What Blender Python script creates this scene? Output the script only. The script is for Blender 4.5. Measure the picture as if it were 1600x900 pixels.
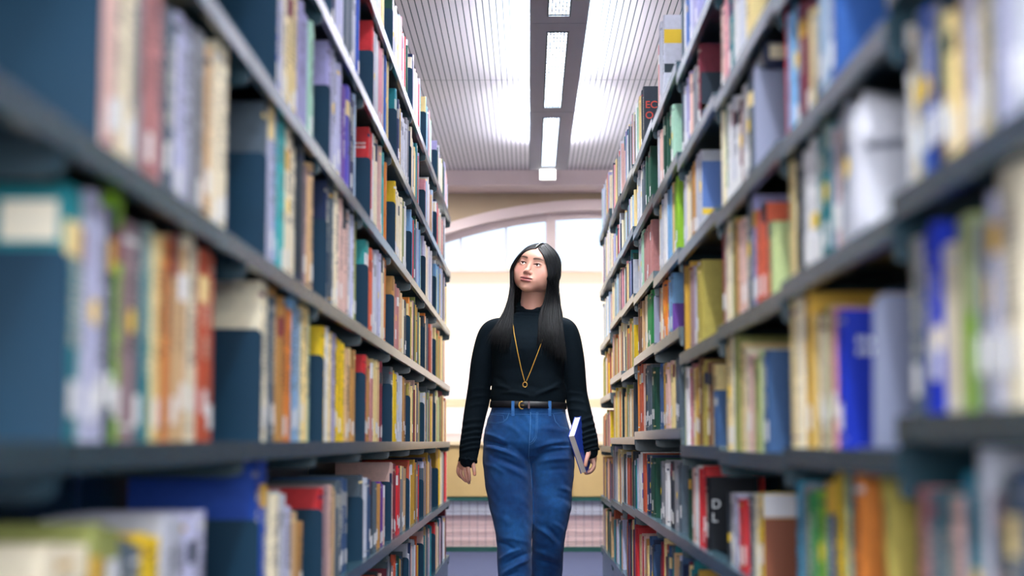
import bpy, bmesh, math, random
import numpy as np
from mathutils import Vector, Matrix

# ------------------------------------------------------------------ camera, world, exposure
scn = bpy.context.scene
COL = scn.collection
for o in list(bpy.data.objects):
    bpy.data.objects.remove(o)
PITCH = math.atan(240 / 2430.0)
YAW = math.atan(27 / 2430.0 * math.cos(PITCH))
cam = bpy.data.cameras.new('camera')
cam.sensor_width = 36.0
cam.lens = 2430 / 1600 * 36
cam.clip_start = 0.05
cam.clip_end = 200
cam.dof.use_dof = True
cam.dof.focus_distance = 6.55
cam.dof.aperture_fstop = 1.95
camo = bpy.data.objects.new('camera', cam)
camo.location = (0, 0, 0.8)
camo.rotation_euler = (math.pi / 2 + PITCH, 0, YAW)
COL.objects.link(camo)
scn.camera = camo

world = bpy.data.worlds.new('daylight')
scn.world = world
world.use_nodes = True
bg = world.node_tree.nodes['Background']
bg.inputs[0].default_value = (0.62, 0.78, 1.0, 1)
bg.inputs[1].default_value = .52
vs = scn.view_settings
vs.view_transform = 'Standard'
vs.look = 'None'
vs.exposure = 1.72
vs.gamma = 1
vs.use_curve_mapping = False

sun = bpy.data.lights.new('sun', 'SUN')
sun.energy = 1.5
sun.angle = math.radians(2)
sun.color = (1, .93, .84)
suno = bpy.data.objects.new('sun', sun)
suno.rotation_euler = (math.radians(38), 0, math.radians(15))
suno.location = (0, 20, 12)
COL.objects.link(suno)

DOWN_POWER = 33.0      # each troffer, downwards
UP_POWER = 16.5        # each uplight tube above the panel

# ------------------------------------------------------------------ helpers
def s2l(c):
    return tuple(((v / 12.92) if v <= 0.04045 else ((v + 0.055) / 1.055) ** 2.4) for v in c)
def hexc(h):
    return s2l(tuple(int(h[i:i + 2], 16) / 255 for i in (0, 2, 4)))

def mat(name, col, rough=0.5, metal=0.0, spec=0.5, noise=0.0, nscale=20.0, bump=0.0, bscale=200.0, emit=None, estr=0.0, attr=None, coat=0.0):
    m = bpy.data.materials.new(name)
    m.use_nodes = True
    nt = m.node_tree
    b = nt.nodes['Principled BSDF']
    b.inputs['Roughness'].default_value = rough
    b.inputs['Metallic'].default_value = metal
    b.inputs['Specular IOR Level'].default_value = spec
    b.inputs['Coat Weight'].default_value = coat
    tc = nt.nodes.new('ShaderNodeTexCoord')
    src = None
    if attr:
        a = nt.nodes.new('ShaderNodeAttribute'); a.attribute_name = attr
        src = a.outputs['Color']
    if noise > 0:
        n = nt.nodes.new('ShaderNodeTexNoise'); n.inputs['Scale'].default_value = nscale; n.inputs['Detail'].default_value = 5
        nt.links.new(tc.outputs['Object'], n.inputs['Vector'])
        mr = nt.nodes.new('ShaderNodeMapRange')
        mr.inputs['From Min'].default_value = .3; mr.inputs['From Max'].default_value = .7
        mr.inputs['To Min'].default_value = 1 - noise; mr.inputs['To Max'].default_value = 1 + noise
        nt.links.new(n.outputs['Fac'], mr.inputs['Value'])
        mx = nt.nodes.new('ShaderNodeVectorMath'); mx.operation = 'SCALE'
        if src: nt.links.new(src, mx.inputs[0])
        else: mx.inputs[0].default_value = col[:3]
        nt.links.new(mr.outputs[0], mx.inputs['Scale'])
        src = mx.outputs[0]
    if src: nt.links.new(src, b.inputs['Base Color'])
    else: b.inputs['Base Color'].default_value = (*col[:3], 1)
    if bump > 0:
        n2 = nt.nodes.new('ShaderNodeTexNoise'); n2.inputs['Scale'].default_value = bscale; n2.inputs['Detail'].default_value = 3
        nt.links.new(tc.outputs['Object'], n2.inputs['Vector'])
        bp = nt.nodes.new('ShaderNodeBump'); bp.inputs['Strength'].default_value = bump; bp.inputs['Distance'].default_value = 0.002
        nt.links.new(n2.outputs['Fac'], bp.inputs['Height']); nt.links.new(bp.outputs[0], b.inputs['Normal'])
    if emit:
        b.inputs['Emission Color'].default_value = (*emit, 1); b.inputs['Emission Strength'].default_value = estr
    return m

def obj(name, verts, faces, material, parent=None, smooth=False, loc=(0, 0, 0), cols=None, mats=None, fmat=None, sm_faces=None):
    me = bpy.data.meshes.new(name)
    me.from_pydata([tuple(v) for v in verts], [], faces)
    for m in (mats or [material]): me.materials.append(m)
    if smooth:
        me.polygons.foreach_set('use_smooth', [True] * len(me.polygons))
    elif sm_faces is not None:
        me.polygons.foreach_set('use_smooth', sm_faces)
    if fmat is not None: me.polygons.foreach_set('material_index', fmat)
    if cols is not None:      # one colour per face
        at = me.color_attributes.new('col', 'FLOAT_COLOR', 'CORNER')
        tot = np.empty(len(me.polygons), dtype=np.int32); me.polygons.foreach_get('loop_total', tot)
        arr = np.repeat(np.array(cols, dtype=np.float32), tot, axis=0)
        arr = np.concatenate([arr, np.ones((len(arr), 1), np.float32)], axis=1)
        at.data.foreach_set('color', arr.ravel())
    me.update()
    o = bpy.data.objects.new(name, me)
    o.location = loc
    COL.objects.link(o)
    if parent is not None: o.parent = parent
    return o

class MB:
    """collects shapes of one mesh"""
    def __init__(self): self.v = []; self.f = []; self.c = []; self.m = []; self.s = []
    def add(self, verts, faces, col=None, mi=0, sm=False):
        n = len(self.v); self.v += [tuple(p) for p in verts]
        for fc in faces:
            self.f.append([i + n for i in fc]); self.c.append(col or (1, 1, 1)); self.m.append(mi); self.s.append(sm)
    def box(self, x0, x1, y0, y1, z0, z1, **k):
        v = [(x0, y0, z0), (x1, y0, z0), (x1, y1, z0), (x0, y1, z0), (x0, y0, z1), (x1, y0, z1), (x1, y1, z1), (x0, y1, z1)]
        self.add(v, [(0, 3, 2, 1), (4, 5, 6, 7), (0, 1, 5, 4), (1, 2, 6, 5), (2, 3, 7, 6), (3, 0, 4, 7)], **k)
    def prism(self, poly, axis, a, b, **k):
        """poly: 2D outline; extruded along axis from a to b"""
        n = len(poly)
        def P(p, t):
            if axis == 'x': return (t, p[0], p[1])
            if axis == 'y': return (p[0], t, p[1])
            return (p[0], p[1], t)
        v = [P(p, a) for p in poly] + [P(p, b) for p in poly]
        f = [tuple(range(n))[::-1], tuple(range(n, 2 * n))] + [(i, (i + 1) % n, n + (i + 1) % n, n + i) for i in range(n)]
        self.add(v, f, **k)
    def tube(self, pts, r, n=6, caps=True, **k):
        pts = [Vector(p) for p in pts]; N = len(pts)
        rr = r if hasattr(r, '__len__') else [r] * N
        V = []; F = []
        up = None
        for i, p in enumerate(pts):
            t = (pts[min(i + 1, N - 1)] - pts[max(i - 1, 0)]).normalized()
            if up is None: up = t.orthogonal().normalized()
            up = (up - t * up.dot(t)); up = up.normalized() if up.length > 1e-6 else t.orthogonal().normalized()
            w = t.cross(up)
            for j in range(n):
                a = 2 * math.pi * j / n
                V.append(p + (up * math.cos(a) + w * math.sin(a)) * rr[i])
        for i in range(N - 1):
            for j in range(n):
                F.append((i * n + j, i * n + (j + 1) % n, (i + 1) * n + (j + 1) % n, (i + 1) * n + j))
        if caps: F.append(tuple(range(n))[::-1]); F.append(tuple(range((N - 1) * n, N * n)))
        self.add(V, F, **k)
    def build(self, name, material, parent=None, smooth=False, loc=(0, 0, 0), cols=False, mats=None):
        return obj(name, self.v, self.f, material, parent, smooth, loc, self.c if cols else None, mats, self.m if mats else None, self.s if any(self.s) else None)

def empty(name, loc, rz=0.0):
    o = bpy.data.objects.new(name, None); o.empty_display_size = .1
    o.location = loc; o.rotation_euler = (0, 0, rz); COL.objects.link(o); return o
def tag(o, label=None, cat=None, group=None, kind=None):
    if label: o['label'] = label
    if cat: o['category'] = cat
    if group: o['group'] = group
    if kind: o['kind'] = kind
    return o

# ------------------------------------------------------------------ materials
M_steel = mat('teal_painted_steel', hexc('1b3f4c'), rough=.26, spec=.8, noise=.06, nscale=12, bump=.05, bscale=400)
M_end = mat('slate_painted_steel', hexc('03354e'), rough=.5, spec=.25, noise=.05, nscale=9)
M_bookend = mat('grey_bookend_steel', hexc('8d93ad'), rough=.35, spec=.5)
M_book = mat('book_cloth', (1, 1, 1), rough=.5, spec=.22, noise=.07, nscale=60, attr='col', bump=.15, bscale=500)
M_page = mat('page_paper', hexc('e2d3b4'), rough=.85, noise=.1, nscale=200)
M_label = mat('label_paper', hexc('f0efec'), rough=.6)
M_dot = mat('yellow_sticker', hexc('ffd400'), rough=.5)
M_panel = mat('panel_grey_paint', hexc('8b8698'), rough=.6, noise=.02, nscale=5)
M_white = mat('white_louvre', hexc('dfe6ee'), rough=.35, spec=.6)
M_louvre = mat('dull_aluminium_louvre', hexc('4c5560'), rough=.6)
M_carpet = mat('blue_carpet', hexc('2f3654'), rough=.95, noise=.25, nscale=260, bump=.6, bscale=700)
M_wall = mat('taupe_plaster', hexc('ab9880'), rough=.8, noise=.04, nscale=4)
M_walls = mat('pale_plaster', hexc('b9b6b8'), rough=.85, noise=.03, nscale=3)
M_beam = mat('rose_white_paint', hexc('d8c4c4'), rough=.7, noise=.03, nscale=6)
M_frame = mat('window_frame_paint', hexc('d4c2c2'), rough=.55)
M_sill = mat('cream_ledge', hexc('d9c3a0'), rough=.6)
M_board = mat('tan_board', hexc('b39765'), rough=.6, noise=.06, nscale=7)
M_rail = mat('dark_green_rail', hexc('12453f'), rough=.4)
M_grid = mat('grille_wire', hexc('6a5f70'), rough=.5)
M_grille = mat('grille_rose_panel', hexc('d8b9b8'), rough=.7)
M_grillet = mat('grille_white_panel', hexc('f6f8ff'), rough=.6)
M_ext = mat('facade_render', hexc('f2dcc0'), rough=.9, noise=.03, nscale=.6)
M_ext2 = mat('facade_window_tone', hexc('d9c4bc'), rough=.9)  # duller tone for the building's windows
M_ground = mat('outside_paving', hexc('c9c2b8'), rough=.9, noise=.1, nscale=2)

def ceiling_mat():
    m = bpy.data.materials.new('slatted_metal_ceiling'); m.use_nodes = True
    nt = m.node_tree; b = nt.nodes['Principled BSDF']; N = nt.nodes.new; L = nt.links.new
    b.inputs['Roughness'].default_value = .55
    tc = N('ShaderNodeTexCoord'); sx = N('ShaderNodeSeparateXYZ'); L(tc.outputs['Object'], sx.inputs[0])
    def groove(out, pitch, width):
        d = N('ShaderNodeMath'); d.operation = 'DIVIDE'; L(out, d.inputs[0]); d.inputs[1].default_value = pitch
        fr = N('ShaderNodeMath'); fr.operation = 'FRACT'; L(d.outputs[0], fr.inputs[0])
        lt = N('ShaderNodeMath'); lt.operation = 'LESS_THAN'; L(fr.outputs[0], lt.inputs[0]); lt.inputs[1].default_value = width / pitch
        return lt.outputs[0]
    g1 = groove(sx.outputs['X'], .0305, .0055)
    g2 = groove(sx.outputs['Y'], 4.2, .008)
    mx = N('ShaderNodeMath'); mx.operation = 'MAXIMUM'; L(g1, mx.inputs[0]); L(g2, mx.inputs[1])
    mix = N('ShaderNodeMixRGB'); L(mx.outputs[0], mix.inputs[0])
    mix.inputs[1].default_value = (*hexc('dcd8e2'), 1); mix.inputs[2].default_value = (*hexc('3f5560'), 1)
    L(mix.outputs[0], b.inputs['Base Color'])
    bp = N('ShaderNodeBump'); bp.invert = True; bp.inputs['Strength'].default_value = .6; bp.inputs['Distance'].default_value = .004
    L(mx.outputs[0], bp.inputs['Height']); L(bp.outputs[0], b.inputs['Normal'])
    return m

PAL = dict(white='e6e5e6', silver='c6c9d4', ivory='f3e6c8', cream='f0d898', beige='d6b184', tan='c49152', khaki='b3a350', brown='80583f',
           darkbrown='47302c', yellow='efc928', gold='d9ab45', mustard='c99d3a', orange='e88a3c', peach='f0b48a', coral='e2694a', rust='c4573a', red='d03238',
           maroon='7d2f40', plum='7d4358', mauve='a08489', dustyrose='bf8280', blush='dfb9ae', pink='e29aa4', magenta='b82478', purple='6c3d9c', violet='5a50b8',
           lilac='a19ecb', lavender='c3c4df', paleblue='a9c4dc', sky='7fb0da', blue='3766b4', royal='2450b4', cobalt='1734b8', denim='3b5a85', navy='1f3057',
           cyan='2f8fb0', teal='1c7f88', aqua='43b7b6', mint='a2ccb4', palegreen='bccb8e', lime='92c535', green='2f9150', darkgreen='1d4b3c', olive='9aa05c',
           grey='8a8c92', slate='55636f', charcoal='333c46', black='161b24')
PALC = {k: hexc(v) for k, v in PAL.items()}
NICE = dict(dustyrose='dusty rose', paleblue='pale blue', palegreen='pale green', darkgreen='dark green', darkbrown='dark brown')

# ------------------------------------------------------------------ room
HC = 2.78
def structure(o): o['kind'] = 'structure'; return o
mb = MB(); mb.box(-3.2, 3.2, -4, 11.6, -.1, 0); structure(mb.build('floor', M_carpet))
mb = MB(); mb.box(-3.2, 3.2, -4, 11.25, HC, HC + .1); structure(mb.build('ceiling', ceiling_mat()))
mb = MB(); mb.box(-3.3, -3.2, -4, 11.6, 0, HC); structure(mb.build('wall_left', M_walls))
mb = MB(); mb.box(3.2, 3.3, -4, 11.6, 0, HC); structure(mb.build('wall_right', M_walls))
mb = MB(); mb.box(-3.3, 3.3, -4.1, -4, 0, .7); mb.box(-3.3, 3.3, -4.1, -4, 2.5, HC); mb.box(-3.3, -2.0, -4.1, -4, .7, 2.5); mb.box(2.0, 3.3, -4.1, -4, .7, 2.5)
structure(mb.build('wall_back', M_walls))
mb = MB()
for xm in (-1.98, -.66, .66, 1.98): mb.box(xm - .03, xm + .03, -4.08, -4.02, .7, 2.5)
for zm in (.72, 2.48): mb.box(-2, 2, -4.08, -4.02, zm - .03, zm + .03)
structure(mb.build('added_window_frame', M_frame))  # invented window frame, added around the fill light behind the camera
back_fill = bpy.data.lights.new('added_back_fill', 'AREA'); back_fill.shape = 'RECTANGLE'; back_fill.size = 4.0; back_fill.size_y = 1.8; back_fill.energy = 125; back_fill.color = (.96, .98, 1)  # unseen area light added at the back wall for general fill
back_fill_obj = bpy.data.objects.new('added_back_fill', back_fill); back_fill_obj.location = (0, -4.2, 1.6); back_fill_obj.rotation_euler = (math.pi / 2, 0, 0); COL.objects.link(back_fill_obj)
YF = 11.6
# beam across the room above the window wall
mb = MB(); mb.box(-3.2, 3.2, 11.25, 11.62, 2.70, HC + .1); mb.box(-3.2, 3.2, 11.23, 11.62, 2.665, 2.70)
structure(mb.build('trim_1', M_beam))
# far wall with a shallow arched opening
XA, ZA, RA = 0.52, -1.10, 3.70      # arch circle: centre x, centre z, radius  (crown at 2.60)
def arch_z(x): return ZA + math.sqrt(max(RA * RA - (x - XA) ** 2, 0))
x0a, x1a = -1.55, 2.59
mb = MB()
n = 40
xs = [x0a + (x1a - x0a) * i / n for i in range(n + 1)]
for a, b in zip(xs[:-1], xs[1:]):
    mb.prism([(a, arch_z(a)), (b, arch_z(b)), (b, 2.70), (a, 2.70)], 'y', YF, YF + .25)
mb.box(-3.2, x0a, YF, YF + .25, 0, 2.70); mb.box(x1a, 3.2, YF, YF + .25, 0, 2.70)
mb.box(x0a, x1a, YF, YF + .25, 0, .80)
structure(mb.build('wall_far', M_wall))
# arch reveal moulding
mb = MB()
for a, b in zip(xs[:-1], xs[1:]):
    mb.prism([(a, arch_z(a) - .065), (b, arch_z(b) - .065), (b, arch_z(b) + .012), (a, arch_z(a) + .012)], 'y', YF - .03, YF + .2)
structure(mb.build('trim_2', M_frame))
# window: frame, transom, mullions, panes
def frame_bits():
    m = MB()
    for a, b in zip(xs[:-1], xs[1:]):
        m.prism([(a, arch_z(a) - .11), (b, arch_z(b) - .11), (b, arch_z(b) - .05), (a, arch_z(a) - .05)], 'y', YF + .10, YF + .16)
    for xm, w in ((.165, .075), (-.95, .05), (1.25, .06)):
        m.box(xm - w / 2, xm + w / 2, YF + .09, YF + .17, .80, arch_z(xm) - .05)
    m.box(x0a, x1a, YF + .09, YF + .17, .80, .86)
    return m
wf = frame_bits().build('window_1', M_frame); structure(wf)
m = MB(); m.box(x0a, x1a, YF + .115, YF + .14, 2.08, 2.093); m.build('transom', M_frame, wf)
m = MB()
for xm in (-.175, -.52): m.box(xm - .006, xm + .006, YF + .115, YF + .145, 2.1, arch_z(xm) - .09)
m.build('glazing_bar', M_frame, wf)
mg = bpy.data.materials.new('window_glass'); mg.use_nodes = True
b = mg.node_tree.nodes['Principled BSDF']; b.inputs['Transmission Weight'].default_value = 1; b.inputs['Roughness'].default_value = 0; b.inputs['IOR'].default_value = 1.02
b.inputs['Base Color'].default_value = (.97, .98, 1, 1)
m = MB(); m.box(x0a, x1a, YF + .125, YF + .13, .86, 2.58); m.build('pane', mg, wf)
# ledge that crosses the window and the low window board
m = MB(); m.box(-1.55, 2.59, YF - .03, YF + .1, 1.055, 1.115); structure(m.build('trim_3', M_sill))
m = MB(); m.box(-3.2, 3.2, YF - .10, YF + .02, .775, .80); structure(m.build('trim_4', M_sill))
m = MB()
for k in range(-3, 3):
    m.box(k * 1.1 + .32, k * 1.1 + 1.415, YF - .085, YF, .40, .775)
structure(m.build('trim_5', M_board))
m = MB(); m.box(-3.2, 3.2, YF - .12, YF, .368, .392); m.box(-3.2, 3.2, YF - .12, YF, .0, .035); structure(m.build('baseboard_far', M_rail))
# heating grille below
g = MB(); g.box(-3.2, 3.2, YF - .06, YF, .035, .262); gr = g.build('low_heating_grille', M_grille)
tag(gr, 'low pinkish wire-fronted heating grille running along the foot of the far wall', 'grille')
g = MB(); g.box(-3.2, 3.2, YF - .075, YF, .262, .368); g.build('top_panel', M_grillet, gr)
g = MB()
for i in range(int(6.4 / .06)):
    x = -3.2 + i * .06; g.box(x - .0016, x + .0016, YF - .10, YF - .095, .035, .368)
for i in range(6):
    z = .05 + i * .06; g.box(-3.2, 3.2, YF - .10, YF - .096, z - .0016, z + .0016)
g.build('wire_mesh', M_grid, gr)

# outside
m = MB(); m.box(-40, 40, 12.2, 80, -.3, -.2); structure(m.build('ground', M_ground))
def facade():
    e = empty('pale_building', (0, 30, -.2))
    m = MB()
    m.box(-14, 14, 0, 8, 0, 4.3); m.build('wall', M_ext, e)
    m = MB(); m.box(-14.2, 14.2, -.2, 8.2, 4.3, 4.40); m.build('parapet', M_ext, e)
    for i in range(-6, 7):
        m = MB(); x = i * 2.1 + .9
        m.box(x - .45, x + .45, -.03, .05, 1.0, 2.6); m.box(x - .55, x + .55, -.12, .02, .9, 1.0)
        m.build('window', M_ext2, e)
    tag(e, 'pale cream building in sunlight seen blurred through the arched window', 'building')
facade()

# ------------------------------------------------------------------ suspended light strip
PX0, PX1, PH = 0.005, 0.251, 2.60
TX0, TX1 = 0.083, 0.172
def area(name, loc, sx, sy, power, up, parent, color=(1, 1, 1)):
    l = bpy.data.lights.new(name, 'AREA'); l.shape = 'RECTANGLE'; l.size = sx; l.size_y = sy; l.energy = power; l.color = color
    o = bpy.data.objects.new(name, l); o.location = loc
    if up: o.rotation_euler = (math.pi, 0, 0)
    COL.objects.link(o); o.parent = parent; return o
ORD = ['first', 'second', 'third', 'fourth', 'fifth', 'sixth', 'seventh', 'eighth', 'ninth', 'tenth', 'eleventh', 'twelfth', 'thirteenth', 'fourteenth', 'fifteenth',
       'sixteenth', 'seventeenth', 'eighteenth', 'nineteenth', 'twentieth']
P = 1.82
for k in range(7):
    y1 = 10.22 - k * P; y0 = y1 - P + .006
    e = empty('ceiling_light', (0, y0, PH))
    ly0, ly1 = (y0 + .14, y1 - .12)
    m = MB()   # housing with a slot for the louvre
    zt = .05
    m.box(PX0, TX0, 0, P - .006, 0, zt); m.box(TX1, PX1, 0, P - .006, 0, zt)
    m.box(TX0, TX1, 0, ly0 - y0, 0, zt); m.box(TX0, TX1, ly1 - y0, P - .006, 0, zt)
    m.box(TX0 - .004, TX1 + .004, ly0 - y0 - .01, ly1 - y0 + .01, zt, zt + .012)
    m.build('housing', M_panel, e)
    m = MB()
    nx, ny = 6, 26
    for i in range(nx + 1):
        x = TX0 + (TX1 - TX0) * i / nx; m.box(x - .0016, x + .0016, ly0 - y0, ly1 - y0, .004, .02)
    for i in range(ny + 1):
        y = ly0 - y0 + (ly1 - ly0) * i / ny; m.box(TX0, TX1, y - .004, y + .004, .004, .022)
    m.box(TX0 - .006, TX0, ly0 - y0 - .006, ly1 - y0 + .006, -.003, .004); m.box(TX1, TX1 + .006, ly0 - y0 - .006, ly1 - y0 + .006, -.003, .004)
    m.box(TX0, TX1, ly0 - y0 - .006, ly0 - y0, -.003, .004); m.box(TX0, TX1, ly1 - y0, ly1 - y0 + .006, -.003, .004)
    m.build('louvre', M_louvre, e)
    area('lamp', ((TX0 + TX1) / 2, (ly0 + ly1) / 2 - y0, .046), TX1 - TX0, ly1 - ly0, DOWN_POWER, False, e, (.93, .97, 1))
    area('uplight', ((PX0 + PX1) / 2, (ly0 + ly1) / 2 - y0, .067), .16, ly1 - ly0 - .1, UP_POWER, True, e, (.97, .98, 1))
    m = MB()
    for yy in (.3, P - .3): m.tube([(.128, yy, .05), (.128, yy, HC - PH)], .006, 8)
    m.build('hanger', M_panel, e)
    dist = ['the far end of the strip', 'just before the far-end fitting', 'at the top edge'][k] if k < 3 else None
    if dist: tag(e, ('farthest ' if k == 0 else 'middle ' if k == 1 else 'nearest visible ') + 'grey ceiling light panel with louvred lamp, ' + dist, 'ceiling light', 'suspended ceiling light panels')
    else: tag(e, 'grey ceiling light panel with louvred lamp, %s from the far end' % ORD[k], 'ceiling light', 'suspended ceiling light panels')
for sx in (-1, 1):  # unseen lamps added to brighten the far wall and cross aisle
    e = empty('ceiling_light', (sx * 1.45, 10.55, HC - .05))
    m = MB(); m.box(-.65, .65, -.15, .15, .02, .05); m.box(-.65, .65, -.15, -.13, -.01, .02); m.box(-.65, .65, .13, .15, -.01, .02); m.box(-.65, -.63, -.13, .13, -.01, .02); m.box(.63, .65, -.13, .13, -.01, .02)
    m.build('housing', M_panel, e); area('lamp', (0, 0, .015), 1.2, .24, 34, False, e, (1, .97, .92))
    tag(e, 'added fill light over the far cross aisle, out of the photo behind the %s shelving' % ('left' if sx < 0 else 'right'), 'ceiling light', 'added cross aisle fill lights')
e = empty('exit_light', (.125, 10.30, 2.55))
m = MB(); m.box(-.052, .052, -.02, .02, 0, .062); m.build('diffuser', mat('lit_diffuser', (1, 1, .97), rough=.4, emit=(1, 1, .93), estr=3.0), e)
m = MB(); m.box(-.056, .056, -.024, .024, .062, .075); m.box(-.01, .01, -.01, .01, .075, HC - 2.55); m.build('bracket', M_panel, e)
tag(e, 'small glowing white box light hanging beyond the end of the grey ceiling strip', 'light')

# ------------------------------------------------------------------ shelving
FACE = {'L': .475, 'R': .4306}
SG = {'L': -1, 'R': 1}
BAYS = {'L': [.62, 1.58, 2.61, 3.51, 4.42, 5.34, 6.25, 7.10, 8.0, 9.36],
        'R': [.94, 1.84, 2.66, 3.56, 4.47, 5.37, 6.40, 7.29, 8.29, 9.48]}
LEFTL = [.13, .455, .80, 1.13, 1.465, 1.815, 2.15]
LEVELS = {('L', b): list(LEFTL) for b in range(9)}
LEVELS.update({('R', 0): [.21, .50, .83, 1.09, 1.35, 1.61, 1.88], ('R', 1): [.22, .50, .79, 1.07, 1.31, 1.57, 1.85], ('R', 2): [.22, .53, .78, 1.06, 1.32, 1.59, 1.86],
               ('R', 3): [.22, .53, .79, 1.05, 1.34, 1.61, 1.87], ('R', 4): [.22, .53, .84, 1.13, 1.36, 1.64, 1.91], ('R', 5): [.21, .53, .84, 1.14, 1.39, 1.66, 1.93],
               ('R', 6): [.20, .52, .82, 1.11, 1.41, 1.69, 1.95], ('R', 7): [.19, .50, .82, 1.13, 1.42, 1.70, 1.97], ('R', 8): [.18, .48, .775, 1.06, 1.38, 1.71, 2.05]})
LIP = .032
DEPTH = .26

SHELF = {}
def divider(sh, s, lv, y, hh):
    r = .014; xa, xc = s * .011, s * (DEPTH - .02)
    prof = [(xa, lv), (xc, lv), (xc, lv + hh)]
    for q in range(5):
        a = math.pi / 2 * q / 4
        prof.append((xa + s * (r - r * math.sin(a)), lv + hh - r + r * math.cos(a)))
    m = MB(); m.prism(prof, 'y', y - .003, y); m.build('divider_plate', M_end, sh)
def bay(side, b):
    s = SG[side]; F = FACE[side]; y0, y1 = BAYS[side][b], BAYS[side][b + 1]
    top = 2.36 if side == 'L' else 2.16
    e = empty('shelving_unit', (s * F, y0, 0))
    W = y1 - y0
    xb = s * (DEPTH + .02)
    m = MB(); m.box(min(xb, xb + s * .012), max(xb, xb + s * .012), .02, W - .02, .05, top - .03); m.build('back_panel', M_end, e)
    for yy in ((.0, .03),) + (((W - .0, W + .03),) if b == 8 else ()):
        m = MB(); m.box(min(xb, xb + s * .06), max(xb, xb + s * .06), yy[0] - .015, yy[1] - .015, 0, top); m.build('upright', M_steel, e)
    m = MB(); m.box(min(s * .01, s * .25), max(s * .01, s * .25), .004, W - .004, 0, LEVELS[side, b][0] - LIP); m.build('plinth', M_steel, e)
    for lv in LEVELS[side, b]:
        m = MB(); g = .0025
        # folded sheet: front lip, top sheet, small return under the lip
        poly = [(0, lv), (s * DEPTH, lv), (s * DEPTH, lv - .012), (s * (DEPTH - .002), lv - .012), (s * (DEPTH - .002), lv - .002), (s * .0025, lv - .002), (s * .0025, lv - LIP + .002), (s * .014, lv - LIP + .002), (s * .014, lv - LIP), (0, lv - LIP)]
        m.prism(poly, 'y', g, W - g)
        sh = m.build('shelf', M_steel, e)
        for near in (True, False):
            yy = g if near else W - g - .003
            # bracket: profile seen from the end of the bay
            prof = [(s * .004, lv - .002), (s * .004, lv - .048), (s * .008, lv - .056), (s * .03, lv - .060), (s * (DEPTH - .03), lv - .060), (s * DEPTH, lv - .045), (s * DEPTH, lv - .002)]
            m = MB(); m.prism(prof, 'y', yy, yy + .003); m.build('bracket', M_steel, sh)
        SHELF[(side, b, lv)] = sh
    return e
SIDEN = {'L': 'left', 'R': 'right'}
NEARN = {0: 'nearest', 1: 'second', 2: 'third', 3: 'fourth', 4: 'fifth', 5: 'sixth', 6: 'seventh', 7: 'eighth', 8: 'farthest'}
for side in 'LR':
    for b in range(9):
        e = bay(side, b)
        tag(e, '%s dark teal steel shelving unit along the %s side of the aisle' % (NEARN[b], SIDEN[side]), 'bookcase', 'steel shelving units on the %s' % SIDEN[side])

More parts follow.
